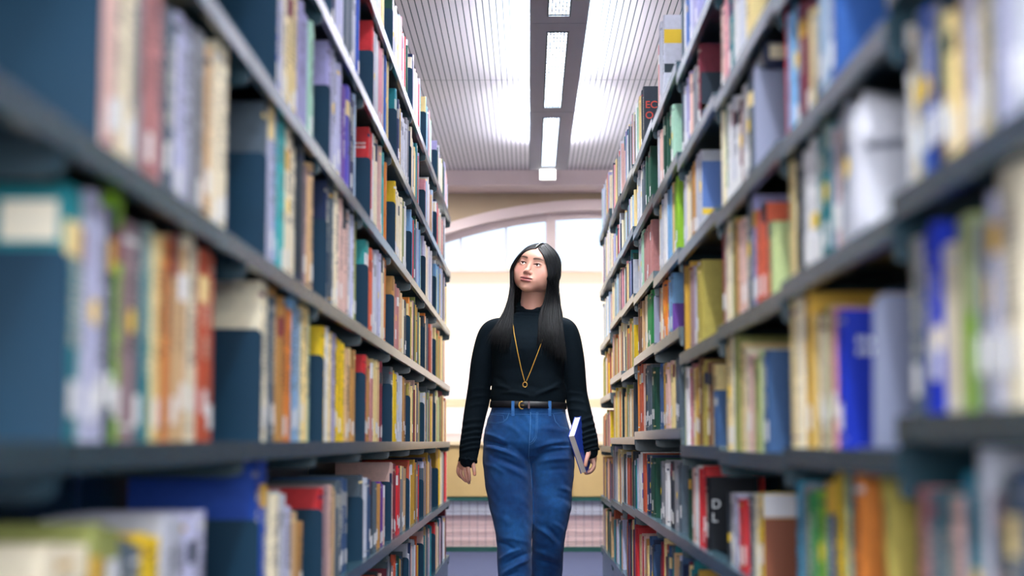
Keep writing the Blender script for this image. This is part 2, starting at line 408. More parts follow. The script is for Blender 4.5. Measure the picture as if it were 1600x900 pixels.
# ------------------------------------------------------------------ books
TABLE = [
    ('L', 1, 1.130, '1.729,1.816,0.000,blush, 1.816,1.918,0.000,ivory, 1.918,1.966,0.000,grey, 1.966,2.057,0.000,dustyrose, 2.057,2.150,0.000,slate, 2.150,2.243,0.000,lavender,b 2.243,2.317,0.000,grey, 2.317,2.401,0.000,beige, 2.401,2.481,0.361,ivory,'),
    ('L', 1, 0.800, '1.634,1.690,0.274,teal,c 1.690,1.729,0.273,silver, 1.729,1.816,0.283,lavender,y 1.816,1.836,0.277,charcoal, 1.836,1.882,0.343,lime, 1.882,1.953,0.271,mauve,y 1.953,1.982,0.274,slate, 1.982,2.026,0.278,teal, 2.026,2.068,0.273,cream, 2.068,2.142,0.276,orange, 2.142,2.222,0.288,beige, 2.222,2.317,0.296,ivory, 2.317,2.425,0.289,rust,'),
    ('L', 1, 0.455, '1.556,1.762,0.238,ivory,t 1.762,1.903,0.251,olive, 1.903,1.992,0.225,slate, 1.992,2.112,0.227,yellow, 2.112,2.222,0.243,silver, 2.222,2.377,0.242,lavender,'),
    ('L', 2, 1.465, '2.939,2.983,0.000,royal, 2.983,3.067,0.000,lavender, 3.067,3.132,0.000,ivory, 3.132,3.251,0.000,cream, 3.251,3.419,0.000,lilac, 3.419,3.520,0.000,mint, 3.520,3.638,0.000,silver,'),
    ('L', 2, 1.130, '2.848,2.896,0.312,slate, 2.896,2.953,0.318,lavender, 2.953,2.990,0.318,sky, 2.990,3.028,0.318,teal, 3.028,3.099,0.311,aqua, 3.099,3.269,0.307,ivory,y 3.269,3.342,0.325,charcoal, 3.342,3.438,0.279,mauve, 3.438,3.540,0.294,beige,'),
    ('L', 2, 0.800, '2.827,2.910,0.294,ivory, 2.910,2.990,0.276,slate, 2.990,3.099,0.297,tan, 3.099,3.207,0.274,orange, 3.207,3.278,0.303,sky, 3.278,3.361,0.307,paleblue, 3.361,3.458,0.296,cream, 3.458,3.530,0.283,mint,'),
    ('L', 2, 0.455, '2.827,2.939,0.312,royal, 2.939,3.083,0.253,ivory, 3.083,3.165,0.249,silver, 3.165,3.278,0.213,lavender, 3.278,3.351,0.196,beige, 3.351,3.419,0.172,tan,'),
    ('L', 3, 1.815, '3.752,3.912,0.000,navy, 3.912,4.058,0.000,lavender, 4.058,4.231,0.000,slate, 4.231,4.307,0.000,silver, 4.307,4.403,0.000,royal, 4.403,4.502,0.000,white,'),
    ('L', 3, 1.465, '3.740,3.812,0.324,lilac, 3.812,3.964,0.348,lavender,y 3.964,4.058,0.326,lilac, 4.058,4.128,0.281,purple, 4.128,4.201,0.297,violet, 4.201,4.307,0.295,navy, 4.307,4.387,0.313,paleblue,'),
    ('L', 3, 1.130, '3.717,3.800,0.307,navy, 3.800,3.886,0.316,slate, 3.886,4.004,0.307,ivory, 4.004,4.201,0.309,blush, 4.201,4.292,0.311,silver, 4.292,4.387,0.320,lavender, 4.387,4.485,0.294,olive,'),
    ('L', 3, 0.800, '3.682,3.740,0.274,yellow, 3.740,3.824,0.276,white, 3.824,3.899,0.269,cream, 3.899,3.964,0.271,lilac, 3.964,4.157,0.266,yellow,y 4.157,4.261,0.250,beige, 4.261,4.387,0.257,tan,'),
    ('L', 3, 0.455, '3.694,3.764,0.234,red, 3.764,3.849,0.241,mauve, 3.849,3.938,0.238,blush, 3.938,4.017,0.231,beige, 4.017,4.128,0.245,slate, 4.128,4.246,0.251,denim,'),
    ('L', 4, 1.815, '4.773,4.830,0.302,red, 4.830,4.910,0.285,silver,y 4.910,5.013,0.297,white, 5.013,5.121,0.313,pink, 5.121,5.210,0.322,blush, 5.210,5.303,0.328,blue,y 5.303,5.399,0.304,cream,'),
    ('L', 4, 1.465, '4.716,4.811,0.301,red, 4.811,4.890,0.300,white, 4.890,4.992,0.308,ivory, 4.992,5.099,0.319,blush, 5.099,5.188,0.323,aqua, 5.188,5.326,0.295,orange,y'),
    ('L', 4, 1.130, '4.679,4.773,0.280,aqua,c 4.773,4.890,0.268,coral, 4.890,4.992,0.274,silver, 4.992,5.121,0.288,lavender,y 5.121,5.233,0.286,ivory, 5.233,5.350,0.291,orange,'),
    ('L', 4, 0.800, '4.625,4.697,0.258,red, 4.697,4.792,0.257,tan, 4.792,4.910,0.254,dustyrose, 4.910,5.034,0.261,cream, 5.034,5.121,0.264,beige, 5.121,5.256,0.264,maroon,'),
    ('L', 4, 0.455, '4.589,4.661,0.247,slate, 4.661,4.754,0.239,silver, 4.754,4.850,0.231,denim, 4.850,4.951,0.225,charcoal, 4.951,5.034,0.218,slate, 5.034,5.165,0.209,tan, 5.165,5.256,0.213,purple, 5.256,5.350,0.197,blush,'),
    ('L', 5, 1.815, '5.628,5.736,0.282,teal,y 5.736,5.820,0.266,navy, 5.820,5.907,0.261,mustard, 5.907,6.150,0.252,silver, 6.150,6.247,0.283,grey,'),
    ('L', 5, 1.465, '5.602,5.682,0.282,yellow, 5.682,5.792,0.277,ivory, 5.792,5.936,0.273,ivory, 5.936,6.056,0.270,olive, 6.056,6.182,0.277,white, 6.182,6.313,0.278,grey,'),
    ('L', 5, 1.130, '5.575,5.682,0.265,tan, 5.682,5.820,0.248,dustyrose,y 5.820,5.966,0.238,beige, 5.966,6.119,0.227,ivory, 6.119,6.247,0.228,charcoal,'),
    ('L', 5, 0.800, '5.524,5.655,0.266,slate,c 5.655,5.792,0.258,yellow, 5.792,6.026,0.257,silver,y 6.026,6.182,0.255,tan, 6.182,6.280,0.250,brown,'),
    ('L', 5, 0.455, '5.524,5.655,0.272,blush, 5.655,5.792,0.265,maroon, 5.792,5.936,0.256,red, 5.936,6.087,0.254,grey, 6.087,6.214,0.249,beige, 6.214,6.346,0.242,charcoal,'),
    ('L', 8, 0.455, '8.373,8.522,0.310,mustard, 8.522,8.646,0.303,yellow, 8.646,8.773,0.295,ivory, 8.773,8.937,0.287,grey, 8.937,9.108,0.279,slate, 9.108,9.321,0.285,red, 9.321,9.700,0.287,ivory,v'),
    ('R', 0, 1.090, '1.934,1.904,0.206,silver, 1.904,1.887,0.202,slate, 1.887,1.861,0.199,gold,y 1.861,1.839,0.188,coral, 1.839,1.809,0.202,white, 1.809,1.776,0.194,cream,y 1.776,1.742,0.203,paleblue, 1.742,1.701,0.196,royal,y 1.701,1.667,0.000,navy, 1.667,1.637,0.171,olive,p 1.637,1.613,0.165,cream, 1.613,1.577,0.000,beige, 1.577,1.550,0.000,lavender, 1.550,1.511,0.000,cream, 1.511,1.485,0.000,ivory, 1.485,1.465,0.000,slate, 1.465,1.432,0.000,lavender, 1.432,1.404,0.000,silver,'),
    ('R', 0, 0.830, '1.945,1.894,0.220,cream, 1.894,1.861,0.214,ivory, 1.861,1.830,0.208,brown, 1.830,1.776,0.205,slate, 1.776,1.698,0.212,cobalt,l 1.698,1.632,0.181,ivory, 1.632,1.601,0.202,olive, 1.601,1.559,0.200,palegreen,p 1.559,1.533,0.188,grey, 1.533,1.505,0.194,olive,y 1.505,1.477,0.208,lavender, 1.477,1.404,0.253,ivory,'),
    ('R', 0, 0.500, '1.878,1.770,0.248,dustyrose, 1.770,1.736,0.246,slate, 1.736,1.675,0.248,teal, 1.675,1.620,0.243,blush, 1.620,1.601,0.267,cyan, 1.601,1.566,0.271,teal,y 1.566,1.537,0.294,silver, 1.537,1.489,0.250,mauve, 1.489,1.451,0.270,slate, 1.451,1.404,0.277,denim,'),
    ('R', 1, 1.310, '2.841,2.790,0.232,maroon, 2.790,2.713,0.232,ivory, 2.713,2.634,0.231,red, 2.634,2.554,0.221,sky,y 2.554,2.495,0.000,maroon, 2.495,2.444,0.000,plum, 2.444,2.401,0.173,cream, 2.401,2.344,0.150,denim, 2.344,2.280,0.000,paleblue, 2.280,2.210,0.000,blue,'),
    ('R', 1, 1.070, '2.804,2.754,0.219,grey,y 2.754,2.713,0.228,slate, 2.713,2.673,0.221,sky, 2.673,2.584,0.203,cream, 2.584,2.506,0.206,charcoal, 2.506,2.401,0.205,white,Y 2.401,2.294,0.218,teal,y 2.294,2.270,0.192,lavender, 2.270,2.238,0.186,blush, 2.238,2.158,0.208,silver,y'),
    ('R', 1, 0.790, '2.834,2.754,0.210,white, 2.754,2.720,0.209,green, 2.720,2.615,0.259,cream, 2.615,2.554,0.255,ivory, 2.554,2.461,0.248,gold,t 2.461,2.439,0.209,cream, 2.439,2.375,0.210,brown, 2.375,2.334,0.198,ivory, 2.334,2.304,0.211,olive, 2.304,2.280,0.207,pink, 2.280,2.233,0.200,cobalt,'),
    ('R', 1, 0.500, '2.734,2.602,0.234,cyan, 2.602,2.524,0.232,grey, 2.524,2.444,0.224,green, 2.444,2.380,0.226,lime,y 2.380,2.329,0.240,denim, 2.329,2.238,0.265,yellow, 2.238,2.201,0.266,mint, 2.201,2.115,0.265,orange,'),
    ('R', 2, 1.590, '3.808,3.617,0.000,cream, 3.617,3.547,0.000,ivory, 3.547,3.490,0.000,blush, 3.490,3.423,0.000,pink, 3.423,3.339,0.000,teal, 3.339,3.259,0.000,white, 3.259,3.183,0.000,silver, 3.183,3.110,0.000,cream,'),
    ('R', 2, 1.320, '3.808,3.717,0.249,pink, 3.717,3.654,0.241,coral, 3.654,3.605,0.303,lavender, 3.605,3.524,0.267,ivory, 3.524,3.456,0.296,green, 3.456,3.402,0.230,white, 3.402,3.360,0.288,silver, 3.360,3.289,0.221,white, 3.289,3.230,0.202,maroon,y 3.230,3.183,0.221,white, 3.183,3.137,0.214,silver, 3.137,3.066,0.209,slate,y'),
    ('R', 2, 1.060, '3.768,3.617,0.223,cream, 3.617,3.524,0.212,maroon, 3.524,3.423,0.271,ivory, 3.423,3.350,0.269,olive, 3.350,3.299,0.216,tan, 3.299,3.220,0.207,blush, 3.220,3.164,0.204,ivory, 3.164,3.092,0.239,slate,y 3.092,3.048,0.232,lilac, 3.048,2.925,0.192,coral, 2.925,2.863,0.148,rust, 2.863,2.819,0.141,palegreen,'),
    ('R', 2, 0.780, '3.729,3.630,0.183,dustyrose, 3.630,3.570,0.259,maroon, 3.570,3.467,0.259,cream,y 3.467,3.391,0.256,ivory, 3.391,3.329,0.248,olive, 3.329,3.269,0.229,cream, 3.269,3.192,0.212,ivory, 3.192,3.127,0.195,blush, 3.127,3.066,0.185,olive, 3.066,3.023,0.194,rust, 3.023,2.990,0.195,palegreen, 2.990,2.909,0.191,denim,'),
    ('R', 2, 0.530, '3.704,3.617,0.158,cream, 3.617,3.524,0.156,charcoal,Y 3.524,3.456,0.156,white, 3.456,3.360,0.158,lavender, 3.360,3.230,0.149,red, 3.230,3.155,0.163,slate, 3.155,3.057,0.168,ivory,y 3.057,3.006,0.171,yellow,'),
    ('R', 3, 1.870, '4.739,4.638,0.000,silver, 4.638,4.522,0.000,paleblue, 4.522,4.448,0.000,slate, 4.448,4.358,0.000,white, 4.358,4.239,0.000,blue,y 4.239,4.126,0.000,lavender, 4.126,4.019,0.000,lilac,'),
    ('R', 3, 1.610, '4.698,4.618,0.259,palegreen, 4.618,4.522,0.269,sky, 4.522,4.430,0.241,slate, 4.430,4.341,0.215,silver, 4.341,4.239,0.215,lilac, 4.239,4.158,0.205,blush, 4.158,4.080,0.191,grey, 4.080,3.990,0.227,maroon,'),
    ('R', 3, 1.340, '4.698,4.579,0.232,grey, 4.579,4.466,0.218,mint, 4.466,4.376,0.215,silver, 4.376,4.289,0.213,ivory, 4.289,4.239,0.206,grey, 4.239,4.158,0.215,tan, 4.158,4.019,0.220,silver,y'),
    ('R', 3, 1.050, '4.638,4.579,0.229,cream, 4.579,4.503,0.251,beige, 4.503,4.448,0.259,darkbrown, 4.448,4.307,0.251,gold, 4.307,4.206,0.227,mauve, 4.206,4.126,0.227,lavender, 4.126,4.005,0.219,khaki,'),
    ('R', 3, 0.790, '4.618,4.448,0.223,palegreen, 4.448,4.394,0.220,white, 4.394,4.289,0.225,pink, 4.289,4.223,0.210,cream, 4.223,4.095,0.209,gold,y 4.095,4.034,0.226,brown, 4.034,3.932,0.215,khaki, 3.932,3.862,0.208,brown, 3.862,3.795,0.198,cream, 3.795,3.742,0.133,denim,'),
    ('R', 3, 0.530, '4.638,4.541,0.210,beige, 4.541,4.430,0.200,slate, 4.430,4.324,0.198,darkgreen, 4.324,4.223,0.200,blush, 4.223,4.126,0.207,white, 4.126,4.005,0.208,red, 4.005,3.932,0.181,black,'),
    ('R', 4, 1.910, '5.594,5.509,0.295,dustyrose, 5.509,5.399,0.266,silver, 5.399,5.294,0.265,ivory, 5.294,5.217,0.242,pink, 5.217,5.095,0.317,silver,'),
    ('R', 4, 1.640, '5.652,5.509,0.249,red, 5.509,5.372,0.238,white, 5.372,5.268,0.225,silver, 5.268,5.168,0.209,blush, 5.168,5.095,0.198,purple, 5.095,4.888,0.228,darkgreen,y 4.888,4.718,0.196,mint,y'),
    ('R', 4, 1.360, '5.594,5.509,0.239,slate, 5.509,5.399,0.238,cream, 5.399,5.294,0.238,ivory, 5.294,5.143,0.293,silver, 5.143,5.024,0.292,white, 5.024,4.867,0.283,sky, 4.867,4.802,0.264,cream, 4.802,4.658,0.242,lime,'),
    ('R', 4, 1.130, '5.509,5.399,0.201,maroon, 5.399,5.320,0.196,rust, 5.320,5.217,0.222,ivory, 5.217,5.071,0.209,orange,y 5.071,4.955,0.203,dustyrose,y 4.955,4.845,0.201,sky,'),
    ('R', 4, 0.840, '5.537,5.346,0.227,blue, 5.346,5.193,0.219,denim, 5.193,5.095,0.217,mustard, 5.095,4.933,0.216,blush, 4.933,4.781,0.208,cream, 4.781,4.658,0.211,slate,'),
    ('R', 4, 0.530, '5.565,5.426,0.198,lilac, 5.426,5.268,0.204,slate,y 5.268,5.143,0.210,grey, 5.143,5.001,0.204,white, 5.001,4.867,0.209,charcoal, 4.867,4.739,0.211,grey,y 4.739,4.658,0.208,slate,'),
    ('R', 5, 1.930, '6.741,6.577,0.310,silver, 6.577,6.384,0.279,white, 6.384,6.237,0.261,mint, 6.237,6.097,0.254,cream,y 6.097,5.996,0.257,charcoal,'),
    ('R', 5, 1.660, '6.699,6.577,0.319,purple, 6.577,6.422,0.308,white, 6.422,6.237,0.287,silver, 6.237,6.097,0.273,white,y 6.097,5.930,0.270,slate, 5.930,5.682,0.230,darkgreen,'),
    ('R', 5, 1.390, '6.658,6.498,0.249,grey, 6.498,6.346,0.250,white,y 6.346,6.166,0.249,silver,y 6.166,6.029,0.252,mint, 6.029,5.682,0.225,dustyrose,'),
    ('R', 5, 1.140, '6.658,6.498,0.238,grey, 6.498,6.346,0.238,charcoal,y 6.346,6.166,0.236,brown, 6.166,6.029,0.226,beige, 6.029,5.898,0.228,ivory, 5.898,5.623,0.209,green,'),
    ('R', 5, 0.840, '6.617,6.346,0.299,orange, 6.346,6.166,0.288,rust, 6.166,5.996,0.259,blush, 5.996,5.866,0.246,charcoal,y 5.866,5.742,0.245,slate, 5.742,5.594,0.227,darkgreen,'),
    ('R', 5, 0.530, '6.577,6.422,0.227,cream,y 6.422,6.166,0.229,white,F 6.166,6.029,0.225,rust, 6.029,5.898,0.221,slate, 5.898,5.742,0.218,navy,y 5.742,5.594,0.212,darkgreen,'),
]
FIRST = {('L', 3, 4): 'lavender', ('L', 4, 4): 'red', ('L', 4, 5): 'red'}
rnd = random.Random(11)
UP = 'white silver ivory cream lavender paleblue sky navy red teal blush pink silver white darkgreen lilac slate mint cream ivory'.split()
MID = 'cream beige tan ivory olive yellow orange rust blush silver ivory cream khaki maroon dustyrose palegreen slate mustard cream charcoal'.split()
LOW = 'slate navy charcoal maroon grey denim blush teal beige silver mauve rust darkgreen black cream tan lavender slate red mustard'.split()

def lookup(side, b, lv):
    for t in TABLE:
        if t[0] == side and t[1] == b and abs(t[2] - lv) < .012: return t[3]
    return None
books = []
def levelkey(side, lv):
    if lv < .3: return 'floor-level shelf'
    if lv < .6: return 'knee-high shelf'
    if lv < .95: return 'hip-high shelf'
    if lv < 1.2: return 'chest-high shelf'
    if lv < 1.5: return 'head-high shelf'
    if lv < 1.84: return 'overhead shelf'
    return 'top shelf'
for side in 'LR':
    for b in range(9):
        y0, y1 = BAYS[side][b], BAYS[side][b + 1]
        lvs = LEVELS[side, b]
        for li, lv in enumerate(lvs):
            clear = (lvs[li + 1] - lv - .045) if li + 1 < len(lvs) else .30
            t = lookup(side, b, lv)
            row = []
            if t:
                for r in t.split():
                    a, c, h, colr, mk = (r.split(',') + [''])[:5]
                    a, c, h = float(a), float(c), float(h)
                    if a > c: a, c = c, a
                    a = max(a, y0 + .012); c = min(c, y1 - .012)
                    if c - a < .004: continue
                    if h == 0: h = min(clear, .30) * rnd.uniform(.86, 1.0)
                    h = min(h, clear + .012)
                    row.append([a, c, h, colr, mk])
            elif not (side == 'L' and b == 0):
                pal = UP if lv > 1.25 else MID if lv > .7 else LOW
                fill = rnd.uniform(.74, .95)
                y = y0 + .09 + .07 * rnd.random() if side == 'L' else y1 - .014
                base = rnd.uniform(.76, .88)
                if side == 'L': lim = y0 + (y1 - y0) * fill
                else: lim = y1 - (y1 - y0) * fill
                d = 1 if side == 'L' else -1
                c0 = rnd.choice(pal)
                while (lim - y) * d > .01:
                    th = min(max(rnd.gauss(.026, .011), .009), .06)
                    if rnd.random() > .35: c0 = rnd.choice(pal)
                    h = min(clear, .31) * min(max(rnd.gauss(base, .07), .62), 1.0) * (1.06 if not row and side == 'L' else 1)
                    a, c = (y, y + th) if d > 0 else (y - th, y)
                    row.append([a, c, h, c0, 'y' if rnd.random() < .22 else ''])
                    y += d * th
            row.sort(key=lambda q: q[0])
            # near-range table cells wider than a book hold two or three copies of a run
            out = []
            for a, c, h, colr, mk in row:
                w = c - a; n = 1
                if w > .075 and 'c' not in mk: n = int(math.ceil(w / .06))
                for i in range(n):
                    out.append([a + w * i / n, a + w * (i + 1) / n, h * (1 if i == 0 else rnd.uniform(.95, 1.0)), colr, mk if i == 0 else ''])
            if side == 'L' and out: divider(SHELF[(side, b, lv)], -1, lv, out[0][0] - y0 - .001, min(.205, out[0][2] * rnd.uniform(.74, .84)))
            for i, (a, c, h, colr, mk) in enumerate(out):
                books.append(dict(side=side, b=b, lv=lv, y0=a + .0004, y1=c - .0004, h=h, c=colr, mk=mk, i=i, n=len(out),
                                  set=.012 + rnd.random() * .009, dep=min(max(h * rnd.uniform(.66, .76), .12), .235)))

F = 2430.0
def project(x, y, z):
    cy, sy = math.cos(YAW), math.sin(YAW)
    fx = x * cy + y * sy; fy = -x * sy + y * cy; fz = z - .8
    cp, sp = math.cos(PITCH), math.sin(PITCH)
    dz = fy * cp + fz * sp; uz = -fy * sp + fz * cp
    if dz < .05: return None
    return 800 + F * fx / dz, 450 - F * uz / dz
for B in books:
    x = SG[B['side']] * FACE[B['side']]
    p = [project(x, y, z) for y in (B['y0'], B['y1']) for z in (B['lv'], B['lv'] + B['h'])]
    if any(q is None for q in p): B['area'] = 0; continue
    w0, w1 = sorted((max(0, min(1600, p[0][0])), max(0, min(1600, p[2][0]))))
    v0 = max(0, min(900, (p[1][1] + p[3][1]) / 2)); v1 = max(0, min(900, (p[0][1] + p[2][1]) / 2))
    B['area'] = (w1 - w0) * (v1 - v0)
    if v1 - v0 < 12 or w1 - w0 < 1: B['area'] = 0
FORCE = {('R', 1, .79, 'cobalt'), ('R', 3, .53, 'black'), ('R', 5, 1.93, 'charcoal'), ('L', 4, 1.47, 'red'), ('R', 3, 1.61, 'maroon'), ('R', 3, 1.34, 'silver'), ('R', 2, .53, 'yellow'), ('R', 4, 1.13, 'sky'), ('R', 4, 1.91, 'silver')}
last = {}
for B in books:
    q = (B['side'], B['b'], round(B['lv'], 2), B['c'])
    if q in FORCE and (q not in last or B['y0'] < last[q]['y0']): last[q] = B
for B in last.values(): B['area'] += 1e5
ranked = sorted([B for B in books if B['area'] > 0], key=lambda q: -q['area'])
NIND = 291
for k, B in enumerate(ranked): B['ind'] = k < NIND
print('books', len(books), 'in view', len(ranked), 'cut area', ranked[NIND]['area'])

def mixc(a, b, t): return tuple(a[i] * (1 - t) + b[i] * t for i in range(3))
PG = hexc('ddcba6')
def book_mesh(mb, B, X0=0, Y0=0, Z0=0, s=1, detail=2, rr=None):
    """cover of one book: spine at x=X0 facing -s, boards running to +s; standing on Z0; y centre Y0"""
    rr = rr or rnd
    t = (B['y1'] - B['y0']) / 2; h = B['h']; d = B['dep']
    base = PALC[B['c']]
    v = rr.uniform(.86, 1.1)
    base = tuple(min(c * v, .95) for c in base)
    bt = .0026 if t > .008 else .0012
    bul = min(t * .35, .006)
    arc = [(-bul * math.cos(a) + bul, math.sin(a) * t) for a in (np.linspace(-1, 1, 7 if detail > 1 else 5) * math.pi / 2)]
    arc = [(bul * (1 - math.cos(a)), t * math.sin(a)) for a in np.linspace(-math.pi / 2, math.pi / 2, 7 if detail > 1 else 5)]
    prof = [(d, -t)] + arc + [(d, t), (d, t - bt), (bt + bul, t - bt), (bt + bul, -t + bt), (d, -t + bt)]
    n = len(prof)
    # heights with printed bands on the spine
    lum = sum(base) / 3
    ink = mixc(base, (0.02, .02, .03), .75) if lum > .22 else mixc(base, (.8, .75, .6), .7)
    zs = [0, h]; bands = {}
    if detail > 0:
        style = rr.random()
        cuts = []
        if style < .35: cuts = [(.9, .93), (.06, .075)]
        elif style < .6: cuts = [(.72, .86)]
        elif style < .7: cuts = [(.80, 1.0)]
        sc = (mixc(base, ink, .55) if rr.random() < .6 else PALC[rr.choice(['cream', 'maroon', 'navy', 'gold', 'white', 'charcoal'])])
        if 'Y' in B['mk']: cuts = [(.30, .42)]; sc = PALC['yellow']
        if 't' in B['mk']: cuts = []
        if 'l' in B['mk']: cuts = [(.33, .45)]; sc = PALC['ivory']
        if 'F' in B['mk']: cuts = [(.2, .36), (.47, .64)]; sc = PALC['cobalt']
        if 'p' in B['mk']: cuts = [(0, .25), (.25, .5)]; sc = PALC['lime'] if B['c'] == 'palegreen' else PALC['beige']
        if 'v' in B['mk']: cuts = [(.60, 1.0, 'purple'), (.08, .40, 'orange')]
        tt = []
        if style > .12 and detail > 1 and t > .004:
            z = rr.uniform(.3, .45)
            while z < .84:
                l = rr.uniform(.010, .03); tt.append((z, z + l)); z += l + rr.uniform(.006, .016)
                if rr.random() < .12: z += .05
        zz = {0.0, 1.0}
        for a, c in [q[:2] for q in cuts] + tt: zz.add(round(a, 4)); zz.add(round(min(c, 1), 4))
        zz = sorted(zz); zs = [q * h for q in zz]
        for k in range(len(zz) - 1):
            m = (zz[k] + zz[k + 1]) / 2
            full = any(q[0] < m < q[1] for q in cuts); fc_ = [PALC[q[2]] if len(q) > 2 else sc for q in cuts if q[0] < m < q[1]]; txt = any(a < m < c for a, c in tt)
            bands[k] = (fc_[0] if full else None, txt)
    V = []; Fc = []; C = []
    for z in zs:
        for (px, py) in prof: V.append((X0 + s * px, Y0 + py, Z0 + z))
    na = len(arc); K = len(zs)
    for k in range(K - 1):
        full, txt = bands.get(k, (None, False))
        for j in range(n):
            j2 = (j + 1) % n
            if detail < 2 and j >= na + 2: pass
            c = base
            onspine = 1 <= j < na
            if onspine and full: c = full
            elif onspine and txt and 2 < j < na - 2 + (detail < 2): c = ink
            Fc.append((k * n + j, k * n + j2, (k + 1) * n + j2, (k + 1) * n + j)); C.append(c)
    # top and bottom rims of the case
    T = (K - 1) * n
    i0, i1, i2, i3, i4, i5 = 0, na + 1, na + 2, na + 3, na + 4, na + 5
    for off in (0, T):
        Fc.append(tuple(off + j for j in (0, 1, i4, i5))); C.append(base)
        Fc.append(tuple(off + j for j in (na, i1, i2, i3))); C.append(base)
        Fc.append(tuple(off + j for j in list(range(1, na + 1)) + [i3, i4])); C.append(base)
    q = len(mb.v); mb.v += V
    for fc, c in zip(Fc, C):
        mb.f.append([i + q for i in fc]); mb.c.append(c); mb.m.append(0); mb.s.append(False)
    return dict(t=t, bt=bt, bul=bul, arc=arc, base=base)
def page_box(mb, B, info, X0=0, Y0=0, Z0=0, s=1, c=PG):
    t, bt, bul = info['t'], info['bt'], info['bul']
    x0, x1 = X0 + s * (bt + bul + .0005), X0 + s * (B['dep'] - .003)
    mb.box(min(x0, x1), max(x0, x1), Y0 - t + bt + .0002, Y0 + t - bt - .0002, Z0 + .002, Z0 + B['h'] - .0035, col=c)
def patch(info, z0, z1, frac, s, off=.0006, oval=False, maxw=.03):
    """thin paper patch wrapped on the spine"""
    t, bul = info['t'], info['bul']
    hw = min(t * frac, maxw / 2); am = math.asin(min(hw / t, 1))
    V = []; n = 8; K = 8 if oval else 1; Fc = []
    for o in (off, off * .2):
        for k in range(K + 1):
            z = z0 + (z1 - z0) * k / K
            w = math.sqrt(max(0, 1 - (2 * k / K - 1) ** 2)) if oval else 1
            w = max(w, .08)
            for j in range(n + 1):
                a = am * w * (2 * j / n - 1)
                V.append((s * (bul * (1 - math.cos(a)) - o), t * math.sin(a), z))
    R = n + 1; L = (K + 1) * R
    for k in range(K):
        for j in range(n):
            Fc.append((k * R + j, k * R + j + 1, (k + 1) * R + j + 1, (k + 1) * R + j))
            Fc.append((L + k * R + j, L + (k + 1) * R + j, L + (k + 1) * R + j + 1, L + k * R + j + 1))
    for k in range(K):
        for j in (0, n): Fc.append((k * R + j, (k + 1) * R + j, L + (k + 1) * R + j, L + k * R + j))
    return V, Fc
def pos(B):
    s = SG[B['side']]
    return s, s * (FACE[B['side']] + B['set']), (B['y0'] + B['y1']) / 2, B['lv']

stuff = MB()
REG = {}
used = set(); used_short = {}
rowcount = {}
def thickness_word(th): return 'thick' if th > .042 else 'thin' if th < .018 else ''
for B in books:
    s, X, Y, Z = pos(B)
    rr = random.Random(int(B['y0'] * 9973) + int(B['lv'] * 991) + (7 if B['side'] == 'L' else 3))
    haslab = rr.random() < .55; dot = 'y' in B['mk']
    zl = rr.uniform(.010, .045)
    if not B.get('ind'):
        if B['area'] <= 0 and (B['lv'] > 1.2 or B['b'] < 2): 
            if B['b'] < 2 and B['y1'] < 1.1: continue
        info = book_mesh(stuff, B, X, Y, Z, s, detail=1 if B['area'] > 60 else 0, rr=rr)
        page_box(stuff, B, info, X, Y, Z, s)
        if B['area'] > 30:
            if haslab:
                V, Fc = patch(info, zl, zl + .036, .95, s); stuff.add([(a + X, b_ + Y, c + Z) for a, b_, c in V], Fc, col=PALC['white'])
            if dot:
                V, Fc = patch(info, B['h'] * .45, B['h'] * .45 + .024, .95, s, oval=True, maxw=.02); stuff.add([(a + X, b_ + Y, c + Z) for a, b_, c in V], Fc, col=hexc('f2cd10'))
        continue
    e = empty('book', (X, Y, Z))
    m = MB(); info = book_mesh(m, B, s=s, detail=2, rr=rr); m.build('cover', M_book, e, cols=True)
    m = MB(); page_box(m, B, info, s=s); m.build('page_block', M_page, e)
    if haslab or 'b' in B['mk']:
        V, Fc = patch(info, zl, zl + .038, .95, s); q = obj('spine_label', V, Fc, M_label, e)
    if dot:
        zz = B['h'] * rr.uniform(.42, .52)
        V, Fc = patch(info, zz, zz + .032, .98, s, oval=True, maxw=.032); obj('round_sticker', V, Fc, M_dot, e)
    colr = NICE.get(B['c'], B['c'])
    th = thickness_word(B['y1'] - B['y0'])
    mk = ' with yellow dot' if dot else ' with yellow band' if 'Y' in B['mk'] else ''
    near = B['i'] + 1; far = B['n'] - B['i']
    if near <= far: place = ORD[near - 1] + ' from near end'
    else: place = ORD[far - 1] + ' from far end'
    if (B['side'], B['b'], round(B['lv'], 2), B['c']) not in REG: REG[(B['side'], B['b'], round(B['lv'], 2), B['c'])] = (e, B, info)
    lab = '%s%s book%s, %s of %s %s unit\'s %s' % (th + ' ' if th else '', colr, mk, place, NEARN[B['b']], SIDEN[B['side']], levelkey(B['side'], B['lv']))
    tag(e, lab, 'book', 'books on the %s shelving' % SIDEN[B['side']])
    if lab in used: print('DUP', lab)
    used.add(lab)
so = stuff.build('smaller_books', M_book, cols=True)
tag(so, 'more distant rows of assorted library books filling the shelves down both sides', 'books', kind='stuff')

